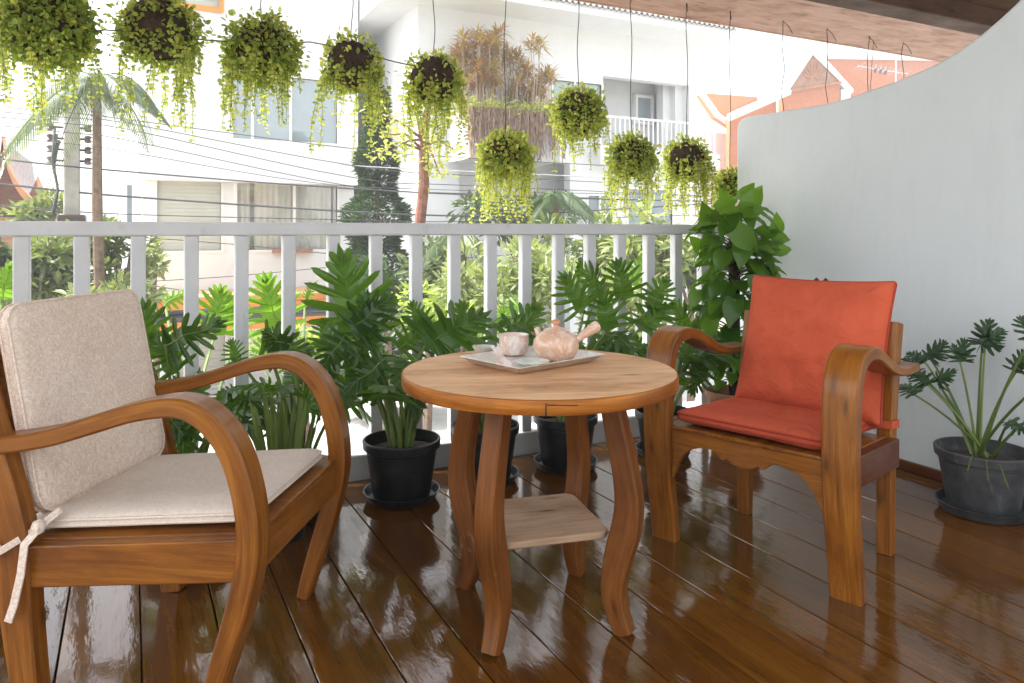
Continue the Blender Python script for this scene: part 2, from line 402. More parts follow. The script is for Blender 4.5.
# railing
rail = thing('balcony_railing', 'white painted railing with flat balusters running across the balcony edge', 'railing', (1.0, RY, 0))
mb = MB(); mb.box((-2.8, RY - .004, .982), (2.885, RY + .056, 1.033)); mb.build('top_rail', M['rail'], rail, bevel=.006)
mb = MB(); mb.box((-2.8, RY - .001, -.30), (2.885, RY + .13, .10)); mb.build('bottom_beam', M['rail'], rail, bevel=.008)
first = None
for k in range(-14, 18):
    cx = -.321 + BW * k
    if cx > 2.86: break
    if first is None:
        mb = MB(); mb.box((cx - .0245, RY + .004, .098), (cx + .0245, RY + .046, .984)); first = mb.build('baluster', M['rail'], rail, bevel=.005); fx = cx
    else:
        o = first.copy(); COL.objects.link(o); o.parent = rail; o.location.x = cx - fx
# side wall
wl = thing('balcony_wall', 'pale grey plastered side wall with a top edge sweeping up in a curve', 'wall', (2.95, 1.5, 0))
prof = [(2.985, -.3), (2.985, 1.545), (2.972, 1.578), (2.95, 1.596), (2.92, 1.603), (2.80, 1.602), (2.69, 1.600), (2.55, 1.595), (2.39, 1.596), (2.28, 1.604), (2.18, 1.619), (2.06, 1.636), (1.946, 1.658), (1.86, 1.68), (1.78, 1.710), (1.70, 1.752), (1.63, 1.796), (1.577, 1.834), (1.50, 1.90), (1.40, 2.0), (1.3, 2.12), (1.2, 2.27), (1.12, 2.44), (1.07, 2.62), (1.05, 2.78), (.6, 2.94), (.6, -.3)]
mb = MB(); mb.prism(prof, 2.89, 3.03, lambda p, q, h: Vector((h, p, q))); mb.build('wall_panel', M['wall'], wl, bevel=.012, bseg=3)
mb = MB(); mb.box((2.874, .6, .001), (2.8895, 2.925, .042)); mb.build('skirting', M['teak_dark'], wl, bevel=.004)

# roof over the balcony: outer soffit, beam, rising inner boards
rf = thing('balcony_roof', 'timber eave with pale pinkish soffit boards and dark brown inner ceiling', 'roof', (1.0, 3.0, 2.2))
mb = MB()
for k in range(6):
    a = 2.71 + k * .116; za = 2.222 + .036 * k / 6; mb.piece(); mb.box((-3, a + .0012, za), (6.2, a + .1148, za + .03), axis=0)
mb.build('soffit', M['soffit'], rf, smooth=False, bevel=.002)
mb = MB(); mb.box((-3, 3.407, 2.250), (6.2, 3.43, 2.36)); mb.build('fascia', M['soffit'], rf, bevel=.004)
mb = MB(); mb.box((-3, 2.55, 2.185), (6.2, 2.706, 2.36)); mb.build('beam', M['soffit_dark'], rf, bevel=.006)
mb = MB(); sl = .36; ln = 2.75
for k in range(14):
    a = 2.548 - k * .14; b = a - .137
    za = 2.29 + sl * (2.548 - a); zb = 2.29 + sl * (2.548 - b)
    mb.piece(); ids = []
    for p in ((-3, a, za), (6.2, a, za), (6.2, b, zb), (-3, b, zb), (-3, a, za + .02), (6.2, a, za + .02), (6.2, b, zb + .02), (-3, b, zb + .02)):
        ids.append(mb.vert(p, (p[0], p[1], p[2])))
    for q in ((0, 1, 2, 3), (7, 6, 5, 4), (0, 4, 5, 1), (2, 6, 7, 3), (0, 3, 7, 4), (1, 5, 6, 2)): mb.face(*[ids[i] for i in q])
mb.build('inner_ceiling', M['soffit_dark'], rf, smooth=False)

# ------------------------------------------------------------------ cushions
def outline(w, h, r, n=12, pinch=0):
    pts = []
    for cx, cy, a0 in ((w / 2 - r, h / 2 - r, 0), (-w / 2 + r, h / 2 - r, 90), (-w / 2 + r, -h / 2 + r, 180), (w / 2 - r, -h / 2 + r, 270)):
        for k in range(5): a = R(a0 + 90 * k / 4); pts.append((cx + r * math.cos(a), cy + r * math.sin(a)))
    full = []
    for i in range(len(pts)):                      # add points on the long sides
        a = Vector(pts[i]); b = Vector(pts[(i + 1) % len(pts)]); full.append(a)
        if (b - a).length > .06:
            for k in range(1, n): full.append(a.lerp(b, k / n))
    if pinch:
        full = [Vector((p.x * (1 - pinch * (1 - (2 * p.y / h) ** 2)), p.y * (1 - pinch * (1 - (2 * p.x / w) ** 2)))) for p in full]
    return full
def cushion(name, label, cat, loc, rz, X, Yv, Zn, w, h, t, mats, r=.03, pinch=0, p=3.5, wr=.006, bend=0, seed=0, group=None, edge=.25, crumple=0):
    """X, Yv, Zn local unit axes of the pad (local to the thing), centre at local origin; t thickness"""
    root = thing(name, label, cat, loc, rz, group, local=True)
    dn = 34 if crumple else 14; ol = outline(w, h, r, dn, pinch); K = 34 if crumple else 14; mb = MB()
    def pt(o, rho, side):
        a, b = o.x * rho, o.y * rho
        z = side * t / 2 * (edge + (1 - edge) * max(0, 1 - rho ** p) ** .5)
        z += wr * (noise.noise(Vector((a * 9 + seed, b * 9, side * 3))) + .6 * noise.noise(Vector((a * 22 + seed, b * 14, side * 5)))) * (1 - rho ** 4)
        if crumple:
            tp_ = max(0, .35 + 1.3 * b / h)
            z += crumple * (1 - rho ** 6) * (tp_ * noise.noise(Vector((a * 34 + b * 9, b * 9 + seed, 1))) + .8 * noise.noise(Vector((a * 12 - b * 8, b * 20 + a * 6 + seed, 4))) + .9 * -abs(noise.noise(Vector((a * 7 + b * 3, b * 16 - a * 9 + seed, 9)))))
        z += bend * (1 - (2 * b / h) ** 2)
        return X * a + Yv * b + Zn * z
    rows = {}
    for side in (1, -1):
        c = mb.vert(pt(Vector((0, 0)), 0, side), (0, 0, side)); prev = None
        for k in range(1, K + 1):
            rho = (k / K) ** .75
            row = [mb.vert(pt(o, rho, side)) for o in ol]; n = len(row)
            for j in range(n):
                q = (row[j], row[(j + 1) % n]) 
                if prev is None: mb.face(*( (c, q[0], q[1]) if side > 0 else (c, q[1], q[0]) ))
                else: mb.face(*( (prev[j], q[0], q[1], prev[(j + 1) % n]) if side > 0 else (prev[j], prev[(j + 1) % n], q[1], q[0]) ))
            prev = row
        rows[side] = prev
    n = len(ol)
    for j in range(n): mb.face(rows[1][j], rows[-1][j], rows[-1][(j + 1) % n], rows[1][(j + 1) % n])
    body = mb.build('cover', mats[0], root, angle=80)
    for side in (1, -1):
        mp = MB(); pts = [pt(o, 1.0, side) for o in ol] ; pts.append(pts[0]); mp.tube(pts, .0035, 6, cap=False); mp.build('piping', mats[1], root)
    return root
def lv(u, s, z): return Vector((u, s, z))

# ------------------------------------------------------------------ armchairs
def ribbon_pts(ctrl, sub=5):
    """Catmull-Rom through (u, z) points -> list of (u, z, normal_u, normal_z)"""
    P = [Vector(c) for c in ctrl]; P = [P[0] * 2 - P[1]] + P + [P[-1] * 2 - P[-2]]; out = []
    for i in range(1, len(P) - 2):
        for k in range(sub):
            t = k / sub; a, b, c, d = P[i - 1:i + 3]
            out.append(.5 * ((2 * b) + (c - a) * t + (2 * a - 5 * b + 4 * c - d) * t * t + (3 * b - a - 3 * c + d) * t ** 3))
    out.append(P[-2]); res = []
    for i, p in enumerate(out):
        t = out[min(i + 1, len(out) - 1)] - out[max(i - 1, 0)]; t.normalize(); res.append((p, Vector((-t.y, t.x)), i / (len(out) - 1)))
    return res
def interp(tab, u):
    for (a, va), (b, vb) in zip(tab, tab[1:]):
        if u <= b: return va + (vb - va) * (u - a) / (b - a)
    return tab[-1][1]
def chair(label, fwd, O, half, ctrl, thick, width, rail_back, seat_tilt, scallop, posts, group):
    rz = math.atan2(fwd[1], fwd[0])
    root = thing('wooden_armchair', label, 'armchair', (O[0], O[1], 0), rz, group, local=True)
    rp = ribbon_pts(ctrl)
    for sd in (1, -1):
        mb = MB()
        path = [(lv(p.x, sd * half, p.y), lv(n.x, 0, n.y)) for p, n, t in rp]
        mb.bar(path, lv(0, 1, 0), [interp(thick, t) for p, n, t in rp], [interp(width, t) for p, n, t in rp], .005)
        mb.build('armrest', M['teak'], root, angle=30)
    inner = half - interp(width, .25) / 2 - .001
    zr = .385
    def zt(u): return zr + seat_tilt * u          # seat plane, falls towards the back
    # side rails, front rail, seat boards
    ub = rail_back
    for sd in (1, -1):
        mb = MB(); s0 = sd * (half + .018); s1 = sd * (half - .016)
        mb.prism([(-.022, zt(-.02) - .088), (-.022, zt(-.02) - .001), (ub, zt(ub) - .001), (ub, zt(ub) - .088)], min(s0, s1), max(s0, s1), lambda p, q, h: lv(p, h, q))
        mb.build('side_rail', M['teak_dark'] if scallop else M['teak'], root, bevel=.004)
    mb = MB()
    if scallop:
        lo = [(0, .215), (.02, .240), (.05, .268), (.09, .298), (.14, .318), (.20, .329), (.26, .333), (.30, .331), (.33, .322), (.352, .312), (.37, .309), (.39, .314), (.40, .315), (.425, .305), (.455, .300), (.48, .300), (.5, .294)]
        lo = lo + [(1 - a, b) for a, b in lo[-2::-1]]
        ol = [(-inner + 2 * inner * a, b) for a, b in lo] + [(inner, zr - .012), (-inner, zr - .012)]
        mb.prism(ol, -.026, -.004, lambda p, q, h: lv(h, p, q)); mb.build('apron', M['teak'], root, bevel=.003)
    else:
        mb.prism([(-inner, zr - .095), (inner, zr - .095), (inner, zr - .013), (-inner, zr - .013)], -.030, -.002, lambda p, q, h: lv(h, p, q)); mb.build('front_rail', M['teak'], root, bevel=.004)
    mb = MB(); nb = 4 if scallop else 1; uf = -.0
    for k in range(nb):
        a = uf + (ub - uf) * k / nb; b = uf + (ub - uf) * (k + 1) / nb + .002
        wd = half - .0175
        mb.prism([(a, zt(a) - .012), (a, zt(a)), (b, zt(b)), (b, zt(b) - .012)], -wd, wd, lambda p, q, h: lv(p, h, q))
    mb.build('seat', M['teak'], root, bevel=.003)
    # rear legs / posts
    for sd in (1, -1):
        mb = MB(); path = []; pp = ribbon_pts(posts['path'], 4)
        path = [(lv(p.x, sd * (half - posts.get('in' if sd > 0 else 'inl', .0)), p.y), lv(n.x, 0, n.y)) for p, n, t in pp]
        mb.bar(path, lv(0, 1, 0), [interp(posts['t'], t) for p, n, t in pp], [posts['w']] * len(pp), .004)
        mb.build('rear_leg', M['teak'], root, angle=30)
    # back: top rail, lower rail, slats between the posts
    def back(z):
        a = posts['path']
        for (u0, z0), (u1, z1) in zip(a, a[1:]):
            if z <= z1: return u0 + (u1 - u0) * (z - z0) / (z1 - z0)
        return a[-1][0]
    hw = half - posts['w'] / 2 - posts.get('in', 0)
    ztop = posts['path'][-1][1]
    for nm, za, zb, th in (('back_rail', ztop - .085, ztop - .02, .024), ('back_rail', .43, .48, .022)):
        mb = MB(); u0, u1 = back(za), back(zb)
        mb.prism([(u0 - th / 2, za), (u0 + th / 2, za), (u1 + th / 2, zb), (u1 - th / 2, zb)], -hw, hw, lambda p, q, h: lv(p, h, q)); mb.build(nm, M['teak'], root, bevel=.004)
    for k in range(4):
        c = -hw + 2 * hw * (k + .5) / 4; mb = MB(); u0, u1 = back(.482), back(ztop - .087)
        mb.prism([(u0 - .007, .481), (u0 + .007, .481), (u1 + .007, ztop - .086), (u1 - .007, ztop - .086)], c - .03, c + .03, lambda p, q, h: lv(p, h, q)); mb.build('back_slat', M['teak'], root, bevel=.003)
    return root, rz
GC = 'wooden armchairs at the round table'
# cream chair, left
LF = Vector((.840, -.542)); LO = (.365, 1.796); LH = .266
left_ctrl = [(-.097, .001), (-.083, .05), (-.057, .133), (-.020, .2545), (0, .3556), (-.006, .4566), (-.037, .5575), (-.087, .620), (-.147, .645), (-.235, .634), (-.33, .605), (-.42, .578), (-.52, .560), (-.62, .553)]
lc, lrz = chair('open armchair with cream cushions and sweeping C-shaped arms left of the table', LF, LO, LH, left_ctrl,
      [(0, .034), (.2, .046), (.5, .046), (.7, .036), (1, .034)], [(0, .05), (.2, .062), (.6, .07), (1, .07)], -.50, .07, False,
      {'path': [(-.475, .001), (-.50, .20), (-.52, .38), (-.58, .60), (-.645, .80)], 't': [(0, .055), (.45, .085), (1, .05)], 'w': .045}, GC)
# coral chair, right
RF = Vector((-.952, -.306)); RO = (1.601, 1.635); RH = .288
right_ctrl = [(-.045, .001), (-.032, .10), (-.012, .22), (0, .36), (-.002, .48), (-.012, .575), (-.042, .640), (-.100, .663), (-.17, .654), (-.24, .625), (-.32, .593), (-.41, .574), (-.54, .570)]
rc, rrz = chair('armchair with coral red cushions and a scalloped apron right of the table', RF, RO, RH, right_ctrl,
      [(0, .036), (.3, .038), (.55, .040), (.75, .034), (1, .026)], [(0, .086), (.3, .094), (.6, .098), (.8, .085), (1, .075)], -.41, .04, True,
      {'path': [(-.425, .001), (-.43, .20), (-.437, .38), (-.465, .56), (-.495, .71)], 't': [(0, .036), (.5, .05), (1, .062)], 'w': .045, 'in': .028, 'inl': .078}, GC)
def chair_pt(O, rz, u, s, z):
    c, sn = math.cos(rz), math.sin(rz); return (O[0] + u * c - s * sn, O[1] + u * sn + s * c, z)
mb = MB(); mb.prism([(-.085, .482), (.085, .482), (.085, .79), (.06, .812), (-.06, .812), (-.085, .79)], 0, .014, lambda p, q, h: lv(-.490 - .25 * (q - .48) - h, p, q)); sp_ = mb.build('back_splat', M['teak'], rc, bevel=.003)
for dy in (-.02, .012):
    mb = MB(); mb.lathe([(.006, .80), (.008, .822), (.009, .828), (.001, .836)], (-.582, dy, 0), 10); mb.build('peg', M['teak_dark'], sp_)
X1, Y1, Z1 = Vector((1, 0, 0)), Vector((0, 1, 0)), Vector((0, 0, 1))
# cream cushions: local axes x = forward, y = left
tl = math.atan(.07)
fx = Vector((math.cos(tl), 0, math.sin(tl))); fz = Vector((-math.sin(tl), 0, math.cos(tl)))
cs = cushion('seat_cushion', 'thin cream seat pad with piped edge and tie strings on the left armchair', 'cushion', chair_pt(LO, lrz, -.278, 0, .389), lrz, Vector((0, 1, 0)), -fx, fz, .455, .50, .048, (M['cream_plain'], M['cream_plain']), .03, 0, 5, .003, seed=2)
bk = R(11); bx = Vector((-math.sin(bk), 0, math.cos(bk))); bz = Vector((math.cos(bk), 0, math.sin(bk)))
cb = cushion('back_cushion', 'flat cream patterned back pad standing upright against the left armchair', 'cushion', chair_pt(LO, lrz, -.534, .0, .615), lrz, Vector((0, 1, 0)), bx, bz, .47, .455, .048, (M['cream_fabric'], M['cream_fabric']), .045, 0, 6, .004, seed=5, edge=.45)
# ties on the near rear corner
def tie(root, O, rz, pts, w, m):
    mb = MB(); loc = Vector(root.location); c, sn = math.cos(-rz), math.sin(-rz); q = []
    for p in pts:
        d = Vector(chair_pt(O, rz, *p)) - loc; q.append(Vector((d.x * c - d.y * sn, d.x * sn + d.y * c, d.z)))
    path = []
    for i, p in enumerate(q):
        t = (q[min(i + 1, len(q) - 1)] - q[max(i - 1, 0)]).normalized(); side = t.cross(Vector((0, 1, 0)))
        path.append((p, Vector((0, -1, 0)) if side.length > .1 else Vector((1, 0, 0))))
    t0 = (q[-1] - q[0]).normalized(); W = t0.cross(path[0][1])
    mb.bar(path, W, .004, [w] * len(q), .001); return mb.build('tie', m, root)
tie(cs, LO, lrz, [(-.445, -.235, .405), (-.462, -.262, .385), (-.470, -.298, .36), (-.475, -.302, .30), (-.488, -.304, .24), (-.500, -.305, .205)], .017, M['cream_fabric'])
tie(cs, LO, lrz, [(-.440, -.232, .408), (-.475, -.275, .375), (-.51, -.306, .352), (-.55, -.308, .330), (-.585, -.309, .328)], .014, M['cream_fabric'])
tie(cs, LO, lrz, [(-.52, -.300, .352), (-.56, -.305, .350), (-.60, -.307, .338)], .013, M['cream_fabric'])
mb = MB(); kp = Vector(chair_pt(LO, lrz, -.462, -.268, .385)) - Vector(cs.location)
ck, sk = math.cos(-lrz), math.sin(-lrz); kp = Vector((kp.x * ck - kp.y * sk, kp.x * sk + kp.y * ck, kp.z))
mb.lathe([(.001, -.016), (.011, -.011), (.015, 0), (.011, .011), (.001, .016)], kp, 12, wob=.25); mb.build('knot', M['cream_fabric'], cs)
# coral cushions
tl = math.atan(.04); fx = Vector((math.cos(tl), 0, math.sin(tl))); fz = Vector((-math.sin(tl), 0, math.cos(tl)))
rs = cushion('seat_cushion', 'thin coral red seat pad on the right armchair', 'cushion', chair_pt(RO, rrz, -.215, 0, .406), rrz, Vector((0, 1, 0)), -fx, fz, .47, .40, .060, (M['red_fabric'], M['red_dark']), .02, .01, 5, .006, seed=9, crumple=.004)
bk = R(18); bx = Vector((-math.sin(bk), 0, math.cos(bk))); bz = Vector((math.cos(bk), 0, math.sin(bk)))
rb = cushion('back_cushion', 'plump coral red pillow leaning on the back of the right armchair', 'cushion', chair_pt(RO, rrz, -.425, .030, .622), rrz, Vector((0, 1, 0)), bx, bz, .48, .455, .155, (M['red_fabric'], M['red_dark']), .010, .045, 2.0, .016, seed=14, edge=.04, crumple=.0085)
tie(rs, RO, rrz, [(-.395, .225, .395), (-.402, .250, .402), (-.404, .284, .405), (-.42, .290, .405), (-.452, .290, .402), (-.466, .284, .400)], .024, M['red_fabric'])

# ------------------------------------------------------------------ round table
TC = (.963, 1.714); TZ = .634; TR = .361
tb = thing('round_table', 'round wooden table with S-curved legs and a small lower shelf', 'table', (TC[0], TC[1], 0))
mb = MB(); c = Vector((TC[0], TC[1], 0)); n = 96
def disc(mb, r, z, grain=R(-20), up=True):
    ids = []; cg, sg = math.cos(grain), math.sin(grain)
    rr = [0, r * .5, r]; prev = None; mb.piece()
    for k, q in enumerate(rr):
        if k == 0: cidx = mb.vert(c + Vector((0, 0, z)), (0, 0, 0)); continue
        row = []
        for j in range(n):
            a = 2 * math.pi * j / n; dx, dy = q * math.cos(a), q * math.sin(a); row.append(mb.vert(c + Vector((dx, dy, z)), (dx * cg + dy * sg, -dx * sg + dy * cg, 0)))
        for j in range(n):
            if prev is None: mb.face(cidx, row[j], row[(j + 1) % n])
            else: mb.face(prev[j], row[j], row[(j + 1) % n], prev[(j + 1) % n])
        prev = row
disc(mb, TR - .004, TZ); top = mb.build('tabletop', M['tabletop'], tb)
mb = MB(); rows = []; mb.piece()
for r, z in ((TR - .004, TZ - .0004), (TR - .001, TZ - .002), (TR, TZ - .005), (TR, TZ - .030), (TR - .003, TZ - .035), (TR - .05, TZ - .035), (.02, TZ - .035)):
    rows.append([mb.vert(c + Vector((r * math.cos(a), r * math.sin(a), z)), (a * r, z, r)) for a in [2 * math.pi * j / n for j in range(n)]])
for k in range(len(rows) - 1):
    for j in range(n): mb.face(rows[k][j], rows[k + 1][j], rows[k + 1][(j + 1) % n], rows[k][(j + 1) % n])
mb.build('table_rim', M['table_edge'], tb)
# the joint in the rim, a dark crack
mb = MB(); d = Vector((math.cos(R(-117)), math.sin(R(-117)), 0)); tn = Vector((-d.y, d.x, 0)); p = c + d * (TR - .001)
mb.prism([(-.002, TZ - .034), (.002, TZ - .034), (.0015, TZ - .006), (-.001, TZ - .006)], 0, .0022, lambda a, q, h: p + tn * a + d * h + Vector((0, 0, q)))
mb.prism([(.003, TZ - .011), (.07, TZ - .013), (.07, TZ - .0115), (.003, TZ - .009)], .0, .0030, lambda a, q, h: p + tn * a + d * (h - a * a / .72 + .0004) + Vector((0, 0, q)))
mb.build('joint_crack', M['soil'], tb, smooth=False)
leg_ctrl = [(.242, .001), (.222, .05), (.212, .11), (.226, .19), (.247, .27), (.252, .34), (.240, .42), (.220, .51), (.200, .598)]
for k in range(4):
    a = R((33, 121, 213, 303)[k]); d = Vector((math.cos(a), math.sin(a), 0)); tn = Vector((-d.y, d.x, 0))
    mb = MB(); lp = ribbon_pts(leg_ctrl, 4)
    mb.bar([(c + d * p.x + Vector((0, 0, p.y)), d * nn.x + Vector((0, 0, nn.y))) for p, nn, t in lp], tn, [interp([(0, .046), (.15, .052), (.45, .070), (.75, .056), (1, .05)], t) for p, nn, t in lp], [interp([(0, .040), (.4, .052), (1, .050)], t) for p, nn, t in lp], .005)
    mb.build('leg', M['table_leg'], tb, angle=30)
a = R(33); hx = .145
ol = outline(hx * 2, hx * 2, .03, 4); mm = Matrix.Rotation(R(33 - 45 + 0), 3, 'Z')
mb = MB(); mb.prism([(p.x, p.y) for p in ol], .228, .246, lambda p, q, h: c + mm @ Vector((p, q, 0)) + Vector((0, 0, h))); mb.build('shelf', M['shelf'], tb, bevel=.004)

# ------------------------------------------------------------------ tea set
tz = TZ
TA = R(14); tc = Vector((.992, 1.80, tz)); tx = Vector((math.cos(TA), math.sin(TA), 0)); ty = Vector((-math.sin(TA), math.cos(TA), 0))
mb = MB(); rows = []
for sx, sy, z in ((.130, .090, .002), (.135, .095, .002), (.160, .120, .020), (.164, .124, .0215), (.160, .121, .0235), (.135, .095, .010), (.133, .093, .0095)):
    ol = outline(sx * 2, sy * 2, .006, 2); rows.append([mb.vert(tc + tx * p.x + ty * p.y + Vector((0, 0, z))) for p in ol])
n = len(rows[0])
for k in range(len(rows) - 1):
    for j in range(n): mb.face(rows[k][j], rows[k][(j + 1) % n], rows[k + 1][(j + 1) % n], rows[k + 1][j])
mb.face(*rows[0][::-1]); mb.face(*rows[-1])
tag(mb.build('tea_tray', M['tray_glaze'], None, angle=30), 'rectangular cream ceramic tray with flared rim on the round table', 'tray')
zt_ = tz + .0105
def tp(x, y, z=zt_):
    return onz(x, y, z)
pc = tp(556, 360)
pot = thing('teapot', 'small round pink and cream glazed teapot with a straight side handle', 'teapot', pc)
mb = MB(); mb.lathe([(.001, .001), (.040, .001), (.046, .004), (.058, .020), (.064, .038), (.062, .055), (.052, .070), (.040, .077), (.032, .079), (.031, .077), (.02, .077), (.001, .077)], pc, 40, wob=.012); mb.build('pot_body', M['pot_glaze'], pot)
mb = MB(); mb.lathe([(.036, .0785), (.037, .081), (.030, .086), (.016, .090), (.008, .092), (.007, .097), (.012, .102), (.012, .107), (.006, .111), (.0005, .112)], pc, 28); lid = mb.build('lid', M['pot_glaze'], pot)
mb = MB(); mb.lathe([(.0078, .0925), (.0076, .098), (.0128, .102), (.0126, .1075), (.0065, .1118), (.0005, .1128)], pc, 20); mb.build('knob', M['terra_glaze'], lid)
mb = MB(); hd = (RT * .90 + FW * .25).normalized(); mb.tube([pc + hd * a + Vector((0, 0, z)) for a, z in ((.050, .050), (.070, .060), (.092, .073), (.112, .085), (.122, .090), (.126, .092))], [.011, .0105, .012, .015, .0155, .011], 14); mb.build('handle', M['pot_glaze'], pot)
mb = MB(); sd_ = (FW * .8 - RT * .55).normalized(); mb.tube([pc + sd_ * a + Vector((0, 0, z)) for a, z in ((.052, .040), (.070, .052), (.084, .070), (.090, .078))], [.016, .012, .009, .008], 12); mb.build('spout', M['pot_glaze'], pot)
cc = tp(514, 355)
mb = MB(); mb.lathe([(.001, .001), (.026, .001), (.034, .005), (.041, .020), (.043, .040), (.042, .057), (.0425, .059), (.040, .060), (.038, .057), (.038, .012), (.001, .008)], cc, 36, wob=.015)
cup = mb.build('tea_cup', M['cup_glaze']); tag(cup, 'handleless cream tea cup with a pinkish rim beside the teapot', 'cup')
sc = tp(532, 367)
mb = MB(); mb.lathe([(.001, .002), (.022, .001), (.030, .004), (.046, .014), (.047, .016), (.045, .0165), (.030, .008), (.001, .006)], sc, 36)
tag(mb.build('small_dish', M['celadon']), 'shallow pale green dish lying in front of the cup on the tray', 'dish')
s2 = tp(484, 353)
mb = MB(); mb.lathe([(.001, .002), (.018, .001), (.026, .005), (.033, .018), (.034, .020), (.032, .020), (.024, .010), (.001, .008)], s2, 32)
tag(mb.build('small_bowl', M['celadon']), 'little white bowl at the left rear corner of the tray', 'bowl')
# porcelain spoon leaning on the cup
mb = MB(); q0 = tp(507, 367, zt_ + .008); q1 = tp(497, 352, zt_ + .030); q1 = q0 + (q1 - q0) * 1.0
dd = (q1 - q0); sdv = dd.cross(Vector((0, 0, 1))).normalized(); nn = sdv.cross(dd).normalized(); rows = []
for k in range(13):
    u = k / 12; w = .021 * math.sin(math.pi * min(1, .15 + u * 1.4)) if u < .55 else .0105 + .002 * (u - .55)
    w = max(w, .0095); dip = -.007 * math.sin(math.pi * min(1, u / .5)) if u < .5 else .004 * (u - .5)
    p = q0 + dd * u * 1.25 + nn * dip
    rows.append([mb.vert(p - sdv * w + nn * .003), mb.vert(p + nn * (dip * .6)), mb.vert(p + sdv * w + nn * .003), mb.vert(p + nn * (dip * .6 - .003))])
for k in range(12):
    for j in range(4): mb.face(rows[k][j], rows[k][(j + 1) % 4], rows[k + 1][(j + 1) % 4], rows[k + 1][j])
mb.face(*rows[0][::-1]); mb.face(*rows[-1])
tag(mb.build('porcelain_spoon', M['cup_glaze']), 'white porcelain spoon resting on the tray in front of the cup', 'spoon')

# ------------------------------------------------------------------ potted plants
def pot_parts(root, c, r, h, m, soil=True, saucer=True):
    c = Vector(c); mb = MB(); b = .012 if saucer else .001
    mb.lathe([(r * .72, b), (r * .74, b + .006), (r * .92, h - .035), (r * .93, h - .034), (r * 1.0, h - .03), (r * 1.02, h - .004), (r * 1.0, h), (r * .95, h), (r * .93, h - .03), (r * .90, h - .05)], c, 40)
    p = mb.build('pot', m, root)
    mb = MB(); mb.lathe([(r * .91, h - .045), (r * .6, h - .034), (r * .3, h - .028), (.001, h - .026)], c, 30, wob=.05); mb.build('soil', M['soil'], root)
    if saucer:
        mb = MB(); mb.lathe([(.001, .003), (r * .80, .001), (r * .88, .004), (r * .98, .034), (r * 1.0, .036), (r * .96, .036), (r * .86, .010), (.001, .0095)], c, 40); mb.build('saucer', m, root)
def arc(a, b, sag, n=7):
    a, b = Vector(a), Vector(b); mid = Vector((a.x * .55 + b.x * .45, a.y * .55 + b.y * .45, a.z * .30 + b.z * .70)) + Vector(sag)
    return [a * (1 - t) ** 2 + mid * 2 * t * (1 - t) + b * t * t for t in [k / n for k in range(n + 1)]]
def in_wall(p, m=.03): return p.x > 2.89 - m
def philodendron(label, c, r, h, n, heroes, seed, spread=.30, height=.55, bright=0, leafL=(.14, .22), potm='black_pot', az=(0, 360), group='philodendrons in pots along the railing'):
    rs_ = random.Random(seed); root = thing('potted_philodendron', label, 'potted plant', c, 0, group)
    c = Vector(c); pot_parts(root, c, r, h, M[potm])
    lf = MB(); br = MB(); pt = MB()
    base = c + Vector((0, 0, h - .035))
    def add(b, t, up, ln, w, m, lobes=7, curl=.2):
        d = t - b
        st = base + Vector((rs_.uniform(-.035, .035), rs_.uniform(-.035, .035), 0))
        pt.cur = rs_.random(); pt.tube(arc(st, b, (0, 0, 0)) , .0085, 6, r2=.0045)
        m.lobed(b, d, up, ln, w * .86, rs_.random(), lobes, curl)
        pt.tube(m.rib, .0026, 4, cap=False, r2=.0008)
    for (bx, by, tx_, ty_, Yp, kind, wf) in heroes:
        b = at(bx, by, Yp); t = at(tx_, ty_, Yp + rs_.uniform(-.03, .03)); ln = (t - b).length / 1.1
        tocam = (Vector((0, 0, EYE)) - b).normalized(); up = (tocam * .85 + Vector((0, 0, .5))).normalized()
        add(b, t, up, ln, ln * wf, br if kind == 'b' else lf, 7, .12)
    for k in range(n):
        a = R(rs_.uniform(*az)); hh = height * rs_.uniform(.5, 1.05); out = spread * rs_.uniform(.25, .9)
        b = base + Vector((math.cos(a) * out, math.sin(a) * out, hh))
        if b.y > RY - .07 and rs_.random() < .65: b.y = RY - .1 - rs_.uniform(0, .1)
        d = Vector((math.cos(a), math.sin(a), rs_.uniform(-.25, .8))); ln = rs_.uniform(*leafL)
        up = Vector((-math.cos(a) * .3 + rs_.uniform(-.35, .35), -math.sin(a) * .3 + rs_.uniform(-.35, .35) - .25, 1))
        if b.x + d.x * ln > 2.84: continue
        add(b, b + d, up, ln, ln * rs_.uniform(.44, .60), br if rs_.random() < bright + (.35 if b.y > RY - .2 else 0) else lf, 6, rs_.uniform(.15, .45))
    for k in range(n + 3):
        a = R(rs_.uniform(0, 360)); q = rs_.uniform(.06, .16); b = base + Vector((math.cos(a) * q, math.sin(a) * q, rs_.uniform(.16, .30)))
        pt.cur = rs_.random(); pt.tube(arc(base + Vector((math.cos(a) * .03, math.sin(a) * .03, 0)), b, (0, 0, 0)), .009, 6, r2=.005)
        lf.lobed(b, Vector((math.cos(a) * .6, math.sin(a) * .6, rs_.uniform(.3, 1.2))), Vector((rs_.uniform(-.5, .5), -.8, .6)), rs_.uniform(.08, .14), rs_.uniform(.035, .06), rs_.random(), 5, .3)
    pt.build('petioles', M['petiole'], root)
    if lf.v: lf.build('foliage', M['philo'], root, angle=60)
    if br.v: br.build('backlit_leaves', M['philo_bright'], root, angle=60)  # same leaves in the backlit colour
    return root
